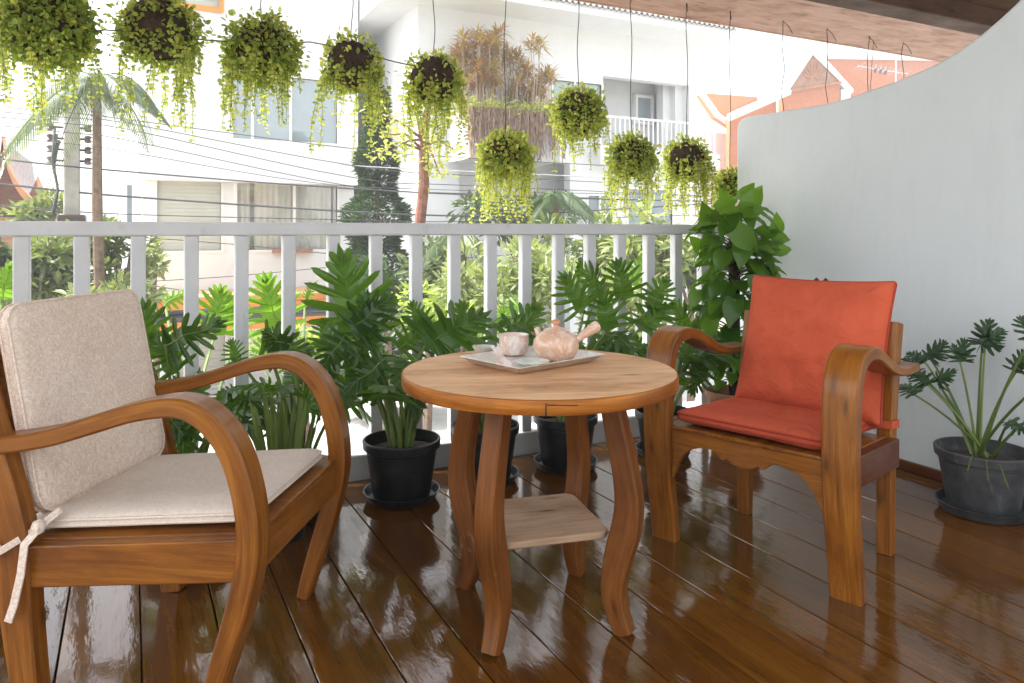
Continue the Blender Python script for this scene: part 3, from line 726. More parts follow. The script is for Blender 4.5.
philodendron('tallest philodendron with one upright leaf, in the black pot left of the table', (.905, 2.66, 0), .143, .225, 8,
    [(357, 338, 340, 246, 2.80, 'd', .58), (352, 330, 395, 290, 2.70, 'd', .6), (425, 345, 492, 306, 2.62, 'd', .58), (370, 345, 365, 292, 2.72, 'd', .6), (345, 335, 318, 372, 2.62, 'd', .6), (400, 350, 428, 318, 2.75, 'd', .6), (385, 360, 342, 392, 2.55, 'd', .55), (425, 330, 410, 300, 2.8, 'd', .6)], 3, .22, .38)
philodendron('low philodendron in the black pot half hidden by the left table legs', (1.27, 2.70, 0), .135, .225, 6,
    [(470, 345, 460, 300, 2.78, 'd', .6), (515, 320, 524, 290, 3.2, 'b', .6), (505, 350, 540, 300, 2.8, 'd', .6), (495, 330, 505, 305, 3.3, 'b', .6)], 11, .2, .34, .15)
philodendron('bushy dark philodendron in the black pot seen under the right side of the tabletop', (1.64, 2.69, 0), .135, .225, 8,
    [(585, 310, 562, 272, 2.72, 'd', .62), (625, 300, 617, 258, 2.85, 'd', .7), (640, 330, 672, 300, 2.7, 'd', .6), (610, 330, 600, 285, 2.75, 'd', .65), (650, 310, 668, 275, 2.75, 'd', .6), (600, 290, 578, 262, 2.9, 'd', .55), (632, 285, 645, 250, 3.1, 'b', .4)], 17, .24, .42)
philodendron('small philodendron in the black pot behind the left arm of the red-cushioned chair', (2.12, 2.64, 0), .125, .20, 7,
    [(700, 350, 722, 335, 2.6, 'd', .6), (705, 365, 690, 395, 2.6, 'd', .6), (690, 330, 672, 300, 2.85, 'd', .55)], 23, .2, .30, .2, (.15, .22))
philodendron('philodendron growing directly behind the cream back pad beside pale baluster gaps', (.17, 2.67, 0), .13, .17, 7,
    [(165, 345, 226, 318, 2.52, 'd', .56), (178, 372, 150, 330, 2.55, 'd', .62), (150, 360, 143, 298, 2.6, 'd', .6), (190, 385, 170, 425, 2.45, 'd', .6), (160, 400, 190, 445, 2.45, 'd', .6), (165, 305, 195, 285, 3.25, 'b', .4), (215, 335, 220, 284, 3.30, 'b', .62), (240, 330, 226, 290, 3.35, 'b', .5)], 31, .22, .42)
philodendron('philodendron with a bright backlit leaf behind the far arm of the cream chair', (.53, 2.70, 0), .13, .17, 7,
    [(278, 330, 264, 272, 3.15, 'b', .66), (262, 338, 318, 352, 2.62, 'd', .55), (238, 362, 230, 338, 2.6, 'd', .62), (290, 345, 262, 330, 2.62, 'd', .6), (330, 350, 322, 318, 2.75, 'd', .6), (250, 400, 215, 392, 2.55, 'd', .55), (300, 400, 330, 415, 2.6, 'd', .6), (305, 300, 316, 280, 3.4, 'b', .3), (262, 365, 268, 330, 3.1, 'b', .5)], 37, .2, .42)
philodendron('bright green philodendron at the far left behind the cream chair', (-.36, 2.70, 0), .13, .2, 8,
    [(2, 300, 10, 262, 3.1, 'b', .55), (14, 300, 16, 268, 3.2, 'b', .5)], 41, .2, .45, .7)

# pale erect shoots behind the cream chair's far arm
root = thing('spider_lily', 'clump of erect pale green straplike shoots between the chair arm and railing', 'potted plant', (.44, 2.50, 0))
mb = MB(); cl = Vector((.44, 2.50, 0)); pot_parts(root, cl, .10, .16, M['black_pot'], saucer=False)
for k in range(22):
    a = rnd.uniform(0, 6.28); t = Vector((math.cos(a) * rnd.uniform(.02, .10), math.sin(a) * .08, rnd.uniform(.28, .40))); mb.strip(cl + Vector((math.cos(a) * .03, math.sin(a) * .03, .13)), t, Vector((0, -1, .2)) + Vector((rnd.uniform(-.6, .6), 0, 0)), t.length, .016, rnd.random(), .05)
mb.build('foliage', M['petiole'], root, angle=60)

# xanadu in the grey pot by the wall
XC = (2.705, 1.585, 0)
root = thing('potted_xanadu', 'long-stemmed lobed plant in a weathered grey pot against the right wall', 'potted plant', XC)
c = Vector(XC); pot_parts(root, c, .152, .225, M['grey_pot'])
lf = MB(); pt = MB(); base = c + Vector((0, 0, .19))
def wallX(x, y, X_): d = ray(x, y); k = X_ / d.x; return Vector((X_, d.y * k, EYE + d.z * k))
for bx, by, tx_, ty_, X_, sz in ((925, 362, 905, 345, 2.70, 1), (930, 358, 942, 340, 2.72, 1), (918, 372, 908, 362, 2.66, 1), (928, 385, 918, 372, 2.62, 1), (938, 384, 948, 372, 2.66, .9), (960, 362, 964, 344, 2.72, 1.0), (985, 346, 990, 322, 2.72, 1.15), (982, 346, 998, 332, 2.70, 1.1), (1016, 372, 1020, 362, 2.66, .9), (1032, 340, 1026, 318, 2.62, 1), (1050, 380, 1066, 372, 2.55, 1), (1045, 410, 1075, 405, 2.5, 1), (915, 395, 905, 385, 2.52, .9), (1010, 420, 1030, 430, 2.5, .8)):
    b = wallX(bx, by, X_); t = wallX(tx_, ty_, X_); d = t - b
    pt.cur = rnd.random(); st = base + Vector((rnd.uniform(-.03, .03), rnd.uniform(-.03, .03), 0)); pt.tube(arc(st, b, (0, 0, -.02)), .006, 6, r2=.0035)
    for q in range(2):
        dd = d.normalized() + Vector((rnd.uniform(-.7, .3), rnd.uniform(-.6, .6), rnd.uniform(-.2, .3))) * (.0 if q == 0 else .9)
        if b.x + dd.normalized().x * .12 > 2.87: dd.x = -abs(dd.x)
        lf.lobed(b, dd, Vector((-.5, -.5, .8)), (.078 if q == 0 else .055) * sz, .042 * sz, rnd.random(), 5, .3)
for k in range(3):                                            # bare drooping runners over the rim
    a = R(200 + k * 14); pt.tube([c + Vector((math.cos(a) * q, math.sin(a) * q, z)) for q, z in ((.10, .20), (.16, .235 - .01 * k), (.20, .225 - .02 * k), (.235, .20 - .02 * k))], .002, 5)
pt.build('petioles', M['petiole'], root); lf.build('foliage', M['xanadu'], root, angle=60)

# pothos climbing a pole in a terracotta pot
PC = (2.60, 2.70, 0)
root = thing('potted_pothos', 'tall climbing pothos with large heart-shaped leaves in the corner by the wall', 'potted plant', PC)
c = Vector(PC); pot_parts(root, c, .135, .23, M['terracotta'], saucer=False)
mb = MB(); mb.tube([c + Vector((0, 0, .18)), c + Vector((.0, 0, .6)), c + Vector((.01, .01, 1.08))], .028, 12); mb.build('moss_pole', M['coir'], root)
lf = MB(); pt = MB(); rs_ = random.Random(5)
lst = [(735, 222, 722, 190, 2.62, .16), (748, 208, 764, 180, 2.62, .17), (742, 212, 772, 204, 2.58, .17), (760, 235, 795, 222, 2.62, .16), (770, 250, 800, 245, 2.58, .17), (765, 270, 790, 280, 2.58, .15), (745, 240, 738, 272, 2.5, .18), (725, 250, 712, 285, 2.6, .16), (710, 220, 700, 200, 2.75, .14), (715, 235, 697, 250, 2.7, .15), (720, 280, 705, 310, 2.65, .15), (755, 275, 770, 310, 2.5, .18), (735, 300, 725, 340, 2.55, .17), (712, 320, 702, 350, 2.65, .15), (735, 230, 752, 245, 2.48, .19), (780, 232, 778, 210, 2.66, .13), (718, 210, 735, 198, 2.55, .14), (742, 200, 758, 174, 2.70, .14), (728, 205, 716, 180, 2.74, .13), (700, 250, 690, 232, 2.78, .13), (698, 290, 688, 318, 2.72, .13), (772, 236, 803, 238, 2.6, .14)]
for bx, by, tx_, ty_, Yp, ln in lst:
    b = at(bx, by, Yp); t = at(tx_, ty_, Yp - .04)
    if b.x > 2.84: b.x = 2.84
    d = t - b
    if b.x + d.x > 2.86: d.x = max(0.0, 2.86 - b.x)
    zc = min(1.05, max(.3, b.z - .08)); pt.cur = .4; pt.tube(arc(Vector((PC[0], PC[1], zc)), b, (0, 0, .02)), .004, 5)
    lf.heart(b, d, (Vector((0, 0, EYE)) - b).normalized() + Vector((rs_.uniform(-.5, .3), 0, .5)), ln * .78, ln * .56, rs_.random())
for k in range(190):
    z = rs_.uniform(.30, 1.12); a = R(rs_.uniform(100, 330)); q = rs_.uniform(.06, .17); b = c + Vector((math.cos(a) * q, math.sin(a) * q * .9, z))
    d = Vector((math.cos(a), math.sin(a), rs_.uniform(-1.1, .3))); ln = rs_.uniform(.075, .135)
    if z < .5: ln *= .8
    if b.y > RY - .05: b.y = RY - .06
    if b.x + d.x * ln > 2.85: continue
    pt.cur = .4; pt.tube(arc(Vector((PC[0], PC[1], z - .05)), b, (0, 0, .02), 4), .003, 4)
    lf.heart(b, d, Vector((math.cos(a) * .8 - .1, math.sin(a) * .8 - .4, .8)), ln, ln * rs_.uniform(.62, .78), rs_.random())
pt.build('stems', M['petiole'], root); lf.build('foliage', M['pothos'], root, angle=70)

# ------------------------------------------------------------------ hanging planters
PY = 3.12
def planter(label, x, y, rpx, cover, vines, vlen, bright, seed, wire=True, green=.3, bare=(0, 0)):
    rs_ = random.Random(seed); c = at(x, y, PY); D = c.dot(FW); r = rpx * D / FPX
    root = thing('hanging_planter', label, 'hanging plant', c, 0, 'hanging planters under the eave')
    mb = MB(); core = r * .66
    mb.lathe([(max(.001, core * math.cos(R(a))), core * math.sin(R(a))) for a in range(-88, 91, 11)], c, 24, wob=.18)
    mb.tube([c + Vector((core * .9 * math.cos(q), core * .9 * math.sin(q), core * .45 * math.sin(q * 2 + seed))) for q in [k * .4 for k in range(17)]], .003, 4)
    for q in range(90):
        v = Vector((rs_.gauss(0, 1), rs_.gauss(0, 1), rs_.gauss(0, 1))).normalized(); t = v.cross(Vector((rs_.gauss(0, 1), rs_.gauss(0, 1), rs_.gauss(0, 1)))).normalized()
        mb.tube([c + (v * math.cos(w_) + t * math.sin(w_)) * core * rs_.uniform(.98, 1.06) for w_ in (0, .25, .5, .75)], rs_.uniform(.0012, .003), 3, cap=False, var=rs_.random())
    mb.build('coir_ball', M['coir'], root)
    gr = MB(); yl = MB(); st = MB()
    tocam = (Vector((0, 0, EYE)) - c).normalized()
    bdir = (tocam + RT * bare[0] + Vector((0, 0, bare[1]))).normalized()
    nl = int(1380 * cover * (r / .15))
    k = 0
    while k < nl:
        v = Vector((rs_.gauss(0, 1), rs_.gauss(0, 1), rs_.gauss(0, 1))).normalized()
        if cover < .8 and v.dot(bdir) > (.62 if cover > .5 else .45) and rs_.random() < .82: k += 1; continue
        rr = core * (rs_.uniform(.97, 1.30) if rs_.random() < .85 else rs_.uniform(1.2, 1.6))
        p = c + Vector((v.x * rr, v.y * rr, v.z * rr * .95))
        d = v * .7 + Vector((rs_.gauss(0, .6), rs_.gauss(0, .6), rs_.gauss(0, .6) + .1)); ln = rs_.uniform(.017, .033)
        (yl if rs_.random() > green else gr).smallleaf(p, d, v + Vector((rs_.gauss(0, .5), rs_.gauss(0, .5), .5)), ln, ln * rs_.uniform(.55, .8), rs_.random()); k += 1
    for k in range(int(vines * 1.0)):
        a = rs_.uniform(0, 6.283); v = Vector((math.cos(a), math.sin(a), 0)); p = c + v * core * rs_.uniform(.55, 1.08) + Vector((0, 0, rs_.uniform(-.5, .3) * core))
        ln = vlen * (.12 + .88 * rs_.random() ** 1.4); pts = [p]; d = v * rs_.uniform(.1, .7) + Vector((0, 0, rs_.uniform(0, .4))); step = .017; q = p.copy(); acc = 0
        while acc < ln:
            d = d * .78 + Vector((rs_.gauss(0, .10), rs_.gauss(0, .10), -.30)); dn = d.normalized(); q = q + dn * step; acc += step; pts.append(q.copy())
            for sgn in ((1, -1) if rs_.random() < .7 else (1,)):
                o = dn.cross(Vector((math.cos(acc * 60 + k), math.sin(acc * 60 + k), .1))).normalized() * sgn
                l2 = rs_.uniform(.014, .027) * (1.1 - .35 * acc / ln)
                (yl if rs_.random() > green * .5 else gr).smallleaf(q, o + Vector((0, 0, -.55)) + Vector((rs_.gauss(0, .3), rs_.gauss(0, .3), 0)), Vector((rs_.gauss(0, .7), -1, rs_.gauss(0, .7))), l2, l2 * rs_.uniform(.65, .95), min(1, max(0, bright + rs_.gauss(0, .22))))
        st.tube(pts, .0013, 3, cap=False)
    yl.build('foliage', M['vine'], root, smooth=False); gr.build('inner_foliage', M['vine_green'], root, smooth=False)
    st.build('trailing_stems', M['stem'], root)
    if wire:
        mb = MB(); top = Vector((c.x, c.y, 2.224)); pts = []
        for k in range(11):
            t = k / 10; pts.append(c.lerp(top, t) * 1 + Vector((.006 * math.sin(t * 9 + seed), .004 * math.sin(t * 7 + seed), 0)) + Vector((0, 0, core * .9 * (1 - t))))
        mb.tube(pts, .0022, 5); mb.tube([top, top + Vector((-.012, -.02, -.035)), top + Vector((-.03, -.04, -.06))], .002, 4); mb.build('wire', M['wire'], root)
    return root
planter('largest hanging planter, a full green ball of leaves at the far left', 45, 24, 50, 1.7, 64, .34, .5, 1, green=.7)
planter('hanging planter with brown root ball showing low right, second from left', 160, 30, 46, .78, 56, .38, .45, 2, green=.5, bare=(.25, -.45))
planter('leafy round hanging planter in front of the upper house window', 262, 50, 42, .95, 60, .36, .45, 3, green=.55, bare=(-.3, .1))
planter('hanging planter with bare dark coir ball right of the blue window', 352, 64, 34, .50, 48, .40, .5, 4, green=.4)
planter('hanging planter with the darkest bare ball, in front of the leaning trunk', 434, 80, 34, .46, 58, .42, .65, 5, green=.4, bare=(0, .1))
planter('lowest hanging planter with long yellow trails below the dracaena clump', 505, 155, 29, .85, 80, .36, .85, 6, green=.25)
planter('hanging planter in front of the green house window, higher than its neighbours', 578, 113, 31, .85, 56, .30, .75, 7, green=.35)
planter('hanging planter before the recessed house balcony, third from the wall', 631, 157, 27, .82, 70, .35, .85, 8, green=.35)
planter('hanging planter with pale trails beside the tall pothos top', 687, 160, 26, .72, 70, .36, .8, 9, green=.3)
planter('little hanging planter peeping out beside the end of the side wall', 730, 184, 17, .9, 26, .2, .6, 10, green=.5)
# loose wires on hooks beyond the wall
for k, (x, lab) in enumerate(((783, 'bare hanging wire crossing the left end of the orange gable'), (827, 'bare hanging wire crossing the carved orange gable'), (868, 'kinked double hanging wire just left of the roof aerial'), (903, 'short hanging wire just right of the roof aerial'))):
    p = at(x, 40, PY); mb = MB(); top = Vector((p.x, PY, 2.2235)); pts = [top + Vector((.008 * math.sin(q * 1.9 + k), .008 * math.sin(q * 1.3 + k * 2), -q * .07)) for q in range(15)]
    mb.tube(pts, .0024, 5); mb.tube([top, top + Vector((.02, -.02, -.03)), top + Vector((.045, -.03, -.075))], .0022, 4)
    if k == 2: mb.tube([q + Vector((.035 + .01 * math.sin(i), 0, -.02)) for i, q in enumerate(pts[:12])], .002, 4)
    tag(mb.build('hanging_wire', M['wire']), lab, 'wire', 'bare wires hanging from the eave')
# thin tube strung between the planters
mb = MB(); a0 = [(-60, 28), (45, 38), (105, 30), (160, 34), (205, 40), (262, 44), (310, 42), (352, 50), (395, 62), (434, 70)]
mb.tube([at(x, y, PY - .02 + .03 * math.sin(x)) for x, y in a0], .003, 5); tag(mb.build('irrigation_tube', M['tube']), 'thin dark watering tube strung between the left hanging planters', 'tube')

# ------------------------------------------------------------------ outside: ground, street
GZ = -3.0
mb = MB(); mb.quad((-400, -100, GZ), (400, -100, GZ), (400, 500, GZ), (-400, 500, GZ)); struct(mb.build('ground', M['ground'], smooth=False))
mb = MB(); mb.quad((-120, 7.0, GZ + .004), (120, 7.0, GZ + .004), (120, 13.0, GZ + .004), (-120, 13.0, GZ + .004)); struct(mb.build('street', M['paving'], smooth=False))
for y in (6.8, 13.0):
    mb = MB(); mb.box((-120, y, GZ - .05), (120, y + .2, GZ + .13)); struct(mb.build('kerb', M['concrete'], smooth=False))
mb = MB(); mb.quad((-120, 13.2, GZ + .10), (120, 13.2, GZ + .10), (120, 18.9, GZ + .10), (-120, 18.9, GZ + .10)); struct(mb.build('pavement', M['paving'], smooth=False))

def slab(mb, x0, y0, x1, y1, Yf, Yb):
    """box whose front face spans the given pixels on plane Yf"""
    a = at(x0, y1, Yf); b = at(x1, y0, Yf); mb.box((min(a.x, b.x), Yf, min(a.z, b.z)), (max(a.x, b.x), Yb, max(a.z, b.z)))
def px_x(x, Yv): return at(x, 231, Yv).x
def px_z(x, y, Yv): return at(x, y, Yv).z
def wbox(root, name, m, lo, hi, bevel=0, sub=None):
    mb = MB(); mb.box(lo, hi); return mb.build(name, m, sub or root, smooth=False, bevel=bevel)
def window(root, x0, x1, z0, z1, yf, kind, mull=(), fr=.06, depth=.16):
    """window set in a wall whose face is yf: frame bars, pane, and what stands behind"""
    mb = MB()
    for lo, hi in (((x0 - fr, z0 - fr), (x1 + fr, z0)), ((x0 - fr, z1), (x1 + fr, z1 + fr)), ((x0 - fr, z0), (x0, z1)), ((x1, z0), (x1 + fr, z1))):
        mb.box((lo[0], yf - .03, lo[1]), (hi[0], yf + depth, hi[1]))
    for m_ in mull: mb.box((m_ - fr / 2, yf - .01, z0), (m_ + fr / 2, yf + depth * .6, z1))
    f = mb.build('window', M['trim'], root, smooth=False)
    if kind in ('glass', 'glass_green'):
        wbox(root, 'pane', M[kind], (x0, yf + .05, z0), (x1, yf + .07, z1), sub=f)
    elif kind == 'blind':
        mb = MB(); n = int((z1 - z0) / .09)
        for k in range(n):
            a = z0 + (z1 - z0) * k / n; mb.box((x0, yf + .06 + .012 * (k % 2), a), (x1, yf + .10, a + (z1 - z0) / n - .004))
        mb.build('blind', M['blind'], f, smooth=False)
    else:
        mb = MB(); n = 70; rows = []
        for k in range(n + 1):
            x = x0 + (x1 - x0) * k / n; yy = yf + .13 + .03 * math.sin(k * 1.5) + .015 * math.sin(k * .63)
            rows.append((mb.vert((x, yy, z0)), mb.vert((x, yy, z1))))
        for k in range(n):
            if .12 < k / n < .17 or .93 < k / n < .96: continue
            mb.face(rows[k][0], rows[k + 1][0], rows[k + 1][1], rows[k][1])
        mb.build('curtain', M['curtain'], f)
        wbox(root, 'pane', M['pane'], (x0, yf + .04, z0), (x1, yf + .05, z1), sub=f)
    return f
def wall_with_holes(mb, x0, x1, z0, z1, yf, th, holes):
    """front wall built of blocks round rectangular holes (hx0, hx1, hz0, hz1)"""
    xs = sorted({x0, x1, *[h for q in holes for h in q[:2]]})
    for a, b in zip(xs, xs[1:]):
        if b - a < 1e-6: continue
        cov = sorted([(q[2], q[3]) for q in holes if q[0] <= a + 1e-6 and q[1] >= b - 1e-6]); z = z0
        for h0, h1 in cov:
            if h0 > z: mb.box((a, yf, z), (b, yf + th, h0))
            z = max(z, h1)
        if z < z1: mb.box((a, yf, z), (b, yf + th, z1))

# left white house
LY = 19.0
lh = thing('white_house', 'plain modern white house with curtained windows behind the power cables at left', 'house', (2.5, LY + 3, GZ))
fy = LY + .55                                          # lower facade, set back under the upper volume
zb = px_z(250, 182, LY)
xl, xr = px_x(138, LY), px_x(358, LY)
wz0, wz1 = px_z(285, 141, LY), px_z(285, 77, LY); wx0, wx1 = px_x(233, LY), px_x(337, LY)
ox0, ox1 = px_x(168, LY), px_x(219, LY); oz0 = px_z(195, 5, LY); oz1 = oz0 + 1.2
mb = MB(); wall_with_holes(mb, xl, xr, zb, 8.6, LY, .25, [(wx0, wx1, wz0, wz1), (ox0, ox1, oz0, oz1)]); mb.box((xl, LY + .25, zb), (xr, LY + .5, zb + .2)); mb.build('upper_wall', M['house'], lh, smooth=False)
mb = MB(); mb.box((xl, LY + .6, zb + .21), (xr, LY + 7, 8.6)); mb.build('upper_block', M['house'], lh, smooth=False)
window(lh, wx0, wx1, wz0, wz1, LY, 'glass', (wx0 + .45, (wx0 + wx1) / 2 + .1))
f = window(lh, ox0, ox1, oz0, oz1, LY, 'blind')
mb = MB(); mb.box((ox0 - .1, LY - .08, oz0 - .12), (ox1 + .1, LY - .03, oz0 - .0)); mb.box((ox1, LY - .08, oz0), (ox1 + .1, LY - .03, oz1)); mb.build('sill', M['orange'], f, smooth=False)
b1 = (px_x(157, fy), px_x(221, fy)); b2 = (px_x(237, fy), px_x(337, fy)); z1_, z0_ = px_z(250, 183, fy), px_z(250, 250, fy)
fl, fr_ = px_x(143, fy), px_x(354, fy)
g1 = (px_x(175, fy), px_x(225, fy), GZ + .12, -1.2)
mb = MB(); wall_with_holes(mb, fl, fr_, GZ, zb - .002, fy, .25, [(*b1, z0_, z1_), (*b2, z0_, z1_), g1]); mb.build('lower_wall', M['house'], lh, smooth=False)
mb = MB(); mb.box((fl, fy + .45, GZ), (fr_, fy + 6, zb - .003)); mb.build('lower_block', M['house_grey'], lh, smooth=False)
window(lh, *b1, z0_, z1_, fy, 'blind'); window(lh, *b2, z0_, z1_, fy, 'curtain', ((b2[0] + b2[1]) / 2 + .15,))
window(lh, g1[0], g1[1], g1[2] + .08, g1[3], fy, 'blind')
# set-back side wing with slit window
sx0, sx1 = px_x(112, 22), px_x(146, 22); s0, s1 = px_z(129, 222, 22), px_z(129, 185, 22); h0, h1 = px_x(127, 22), px_x(132, 22)
mb = MB(); wall_with_holes(mb, sx0, sx1, GZ, px_z(120, 172, 22), 22, .25, [(h0, h1, s0, s1)]); mb.box((sx0, 22.3, GZ), (sx1, 26, px_z(120, 172, 22) - .05)); mb.build('side_wing', M['house'], lh, smooth=False)
window(lh, h0, h1, s0, s1, 22, 'glass')
# small clay sills under the curtained window
for x in (282, 300):
    p = at(x, 248, fy); mb = MB(); mb.box((p.x - .25, fy - .22, p.z - .12), (p.x + .28, fy - .002, p.z - .02)); mb.build('sill', M['terracotta'], lh, smooth=False)
# orange shop awning low on the house front
aw = thing('orange_awning', 'long orange awning with cream top edge along the front of the white house', 'awning', (3, 17.6, -1))
ax0, ax1 = px_x(118, 17.2), px_x(352, 17.2); za, zm, zc = px_z(250, 291, 17.2), px_z(250, 297, 17.2), px_z(250, 329, 17.2)
mb = MB(); mb.prism([(17.2, zc), (17.2, zm), (17.24, zm), (17.24, zc)], ax0, ax1, lambda p, q, h: Vector((h, p, q))); mb.build('valance', M['orange'], aw, smooth=False)
mb = MB(); mb.prism([(17.2, zm + .002), (17.2, zm + .04), (fy - .01, zm + .02), (fy - .01, zm - .02)], ax0, ax1, lambda p, q, h: Vector((h, p, q))); mb.build('canopy', M['ochre'], aw, smooth=False)

# right white house
HY_ = 17.0
rh = thing('white_house', 'larger white house with tiled eave, recessed balcony and planted terrace', 'house', (10, HY_ + 3, GZ))
hx0, hx1 = px_x(418, HY_), px_x(690, HY_); ztop = px_z(733, 37, HY_ - 1.2) + .04
W1 = (px_x(553, HY_), px_x(601, HY_), px_z(575, 106, HY_), px_z(575, 82, HY_))
RB = (px_x(603, HY_), px_x(689, HY_), px_z(640, 151, HY_), px_z(640, 80, HY_))
LOW = (px_x(459, HY_), px_x(570, HY_), GZ + .1, px_z(510, 160, HY_))
W2 = (px_x(588, HY_), px_x(612, HY_), px_z(600, 240, HY_), px_z(600, 196, HY_))
W3 = (px_x(628, HY_), px_x(672, HY_), px_z(650, 240, HY_), px_z(650, 190, HY_))
mb = MB(); wall_with_holes(mb, hx0, hx1, GZ, ztop, HY_, .3, [W1, RB, LOW, W2, W3]); mb.build('front_wall', M['house'], rh, smooth=False)
mb = MB(); mb.box((hx0, HY_ + .302, GZ), (hx0 + .3, HY_ + 9, ztop)); mb.box((hx1 - .3, HY_ + .302, GZ), (hx1, HY_ + 9, ztop)); mb.box((hx0 + .3, HY_ + 1.3, GZ), (hx1 - .3, HY_ + 9, ztop - .01)); mb.box((hx0 + .3, HY_ + .302, RB[2] - .3), (hx1 - .3, HY_ + 1.3, RB[2] - .02)); mb.build('inner_wall', M['house'], rh, smooth=False)
# left lower wing (pale wall seen between trunk and conifer)
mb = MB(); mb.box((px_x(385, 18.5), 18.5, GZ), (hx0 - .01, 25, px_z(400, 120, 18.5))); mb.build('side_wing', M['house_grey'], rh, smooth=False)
window(rh, *W1, HY_, 'glass_green', (W1[0] + (W1[1] - W1[0]) * .45,)); window(rh, *W2, HY_, 'glass', (sum(W2[:2]) / 2,)); window(rh, *W3, HY_, 'glass', (sum(W3[:2]) / 2,))
bw = HY_ + 1.3
for a, b, t, q in ((634, 648, 98, 122), (673, 683, 104, 140)):
    w = window(rh, px_x(a, bw), px_x(b, bw), px_z(a, q, bw), px_z(a, t, bw), bw - .17, 'glass', fr=.08)
mb = MB(); cx = px_x(664, HY_ + .7); mb.box((cx - .16, HY_ + .55, RB[2] - .02), (cx + .16, HY_ + .85, ztop)); mb.build('column', M['house'], rh, smooth=False)
# balcony railing of the house
mb = MB(); za_, zb_ = px_z(640, 150, HY_ - .4), px_z(640, 118, HY_ - .4); ra, rb_ = px_x(600, HY_ - .4), px_x(716, HY_ - .4)
mb.box((ra, HY_ - .42, zb_ - .06), (rb_, HY_ - .36, zb_)); mb.box((ra, HY_ - .42, za_), (rb_, HY_ - .36, za_ + .06)); k = ra
while k < rb_ - .03: mb.box((k, HY_ - .41, za_ + .061), (k + .035, HY_ - .37, zb_ - .061)); k += .16
mb.build('railing', M['trim'], rh, smooth=False)
mb = MB(); mb.box((ra - .05, HY_ - .5, za_ - .45), (rb_ + .05, HY_ - .003, za_ - .01)); mb.build('balcony_slab', M['house'], rh, smooth=False)
# roof: overhanging soffit, tile edge, slope
ex0, ex1 = px_x(383, HY_), px_x(735, HY_ - 1.2); ey = HY_ - 1.2
zl = px_z(733, 37, ey)
mb = MB(); mb.prism([(ey, zl), (ey, zl + .22), (HY_ + 4, zl + 2.3), (HY_ + 9.5, zl + .2), (HY_ + 9.5, zl)], ex0, ex1, lambda p, q, h: Vector((h, p, q))); mb.build('roof', M['house'], rh, smooth=False)
mb = MB(); rows = []
nx = 260
for k in range(nx + 1):
    x = ex0 + (ex1 - ex0) * k / nx; dz = .05 * math.sin(k * 1.35)
    rows.append([mb.vert((x, ey - .06, zl + .24 + dz)), mb.vert((x, HY_ + 4, zl + 2.36 + dz)), mb.vert((x, ey - .06, zl + .19 + dz))])
for k in range(nx):
    mb.face(rows[k][0], rows[k + 1][0], rows[k + 1][1], rows[k][1]); mb.face(rows[k][2], rows[k + 1][2], rows[k + 1][0], rows[k][0])
mb.build('roof_tiles', M['roof_grey'], rh)
# terrace box with planting
tx0, tx1 = px_x(470, 15.6), px_x(560, 15.6); tz0, tz1 = px_z(510, 160, 15.6), px_z(510, 108, 15.6)
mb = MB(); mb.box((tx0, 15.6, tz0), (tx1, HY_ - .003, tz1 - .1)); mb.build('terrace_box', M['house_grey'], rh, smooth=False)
rs_ = random.Random(77)
dr = thing('dracaena_clump', 'tall clump of orange and green dracaenas on the terrace of the larger house', 'plant', (9, 16.2, tz1))
mb = MB(); ms = MB()
for k in range(110):
    x = rs_.uniform(tx0 - .1, tx1 + .0); y = rs_.uniform(15.8, 16.7); u = (x - tx0) / (tx1 - tx0); h = rs_.uniform(.28, 1.0) * (2.0 if u < .8 else 1.4) * (1.1 - .5 * abs(u - .42))
    b = Vector((x, y, tz1 - .1)); t = b + Vector((rs_.gauss(0, .12), rs_.gauss(0, .1), h)); ms.tube([b, b.lerp(t, .5) + Vector((rs_.gauss(0, .05), 0, 0)), t], .011, 4, cap=False)
    v0 = rs_.random()
    for q in range(30):
        a = rs_.uniform(0, 6.28); d = Vector((math.cos(a), math.sin(a), rs_.uniform(-.45, 1.2))); mb.strip(t + Vector((0, 0, rs_.uniform(-.14, .05))), d, Vector((0, 0, 1)), rs_.uniform(.24, .42), .045, min(1, max(0, v0 + rs_.gauss(0, .15))), .15, 2)
ms.build('stems', M['drac_stem'], dr); mb.build('foliage', M['drac'], dr, smooth=False)
vn = thing('hanging_creeper', 'dry brown creeper with green top spilling over the terrace edge below the dracaenas', 'plant', (9, 15.5, tz1))
mb = MB(); gr = MB()
for k in range(260):
    x = rs_.uniform(tx0 - .1, tx1 + .1); ln = rs_.uniform(.3, 1.0) * (tz1 - tz0); p = Vector((x, 15.55 - rs_.uniform(0, .12), tz1 - .05)); pts = [p + Vector((rs_.gauss(0, .03), rs_.gauss(0, .02), -ln * q / 4)) for q in range(5)]; mb.tube(pts, .014, 3, cap=False)
for k in range(900):
    p = Vector((rs_.uniform(tx0 - .2, tx1 + .2), 15.5 + rs_.uniform(-.1, .6), tz1 + rs_.gauss(-.02, .1))); gr.smallleaf(p, Vector((rs_.gauss(0, 1), rs_.gauss(0, 1), rs_.gauss(.3, .6))), Vector((0, -.6, 1)), rs_.uniform(.08, .16), .07, rs_.random())
mb.build('dry_strands', M['dryvine'], vn); gr.build('foliage', M['vine'], vn, smooth=False)

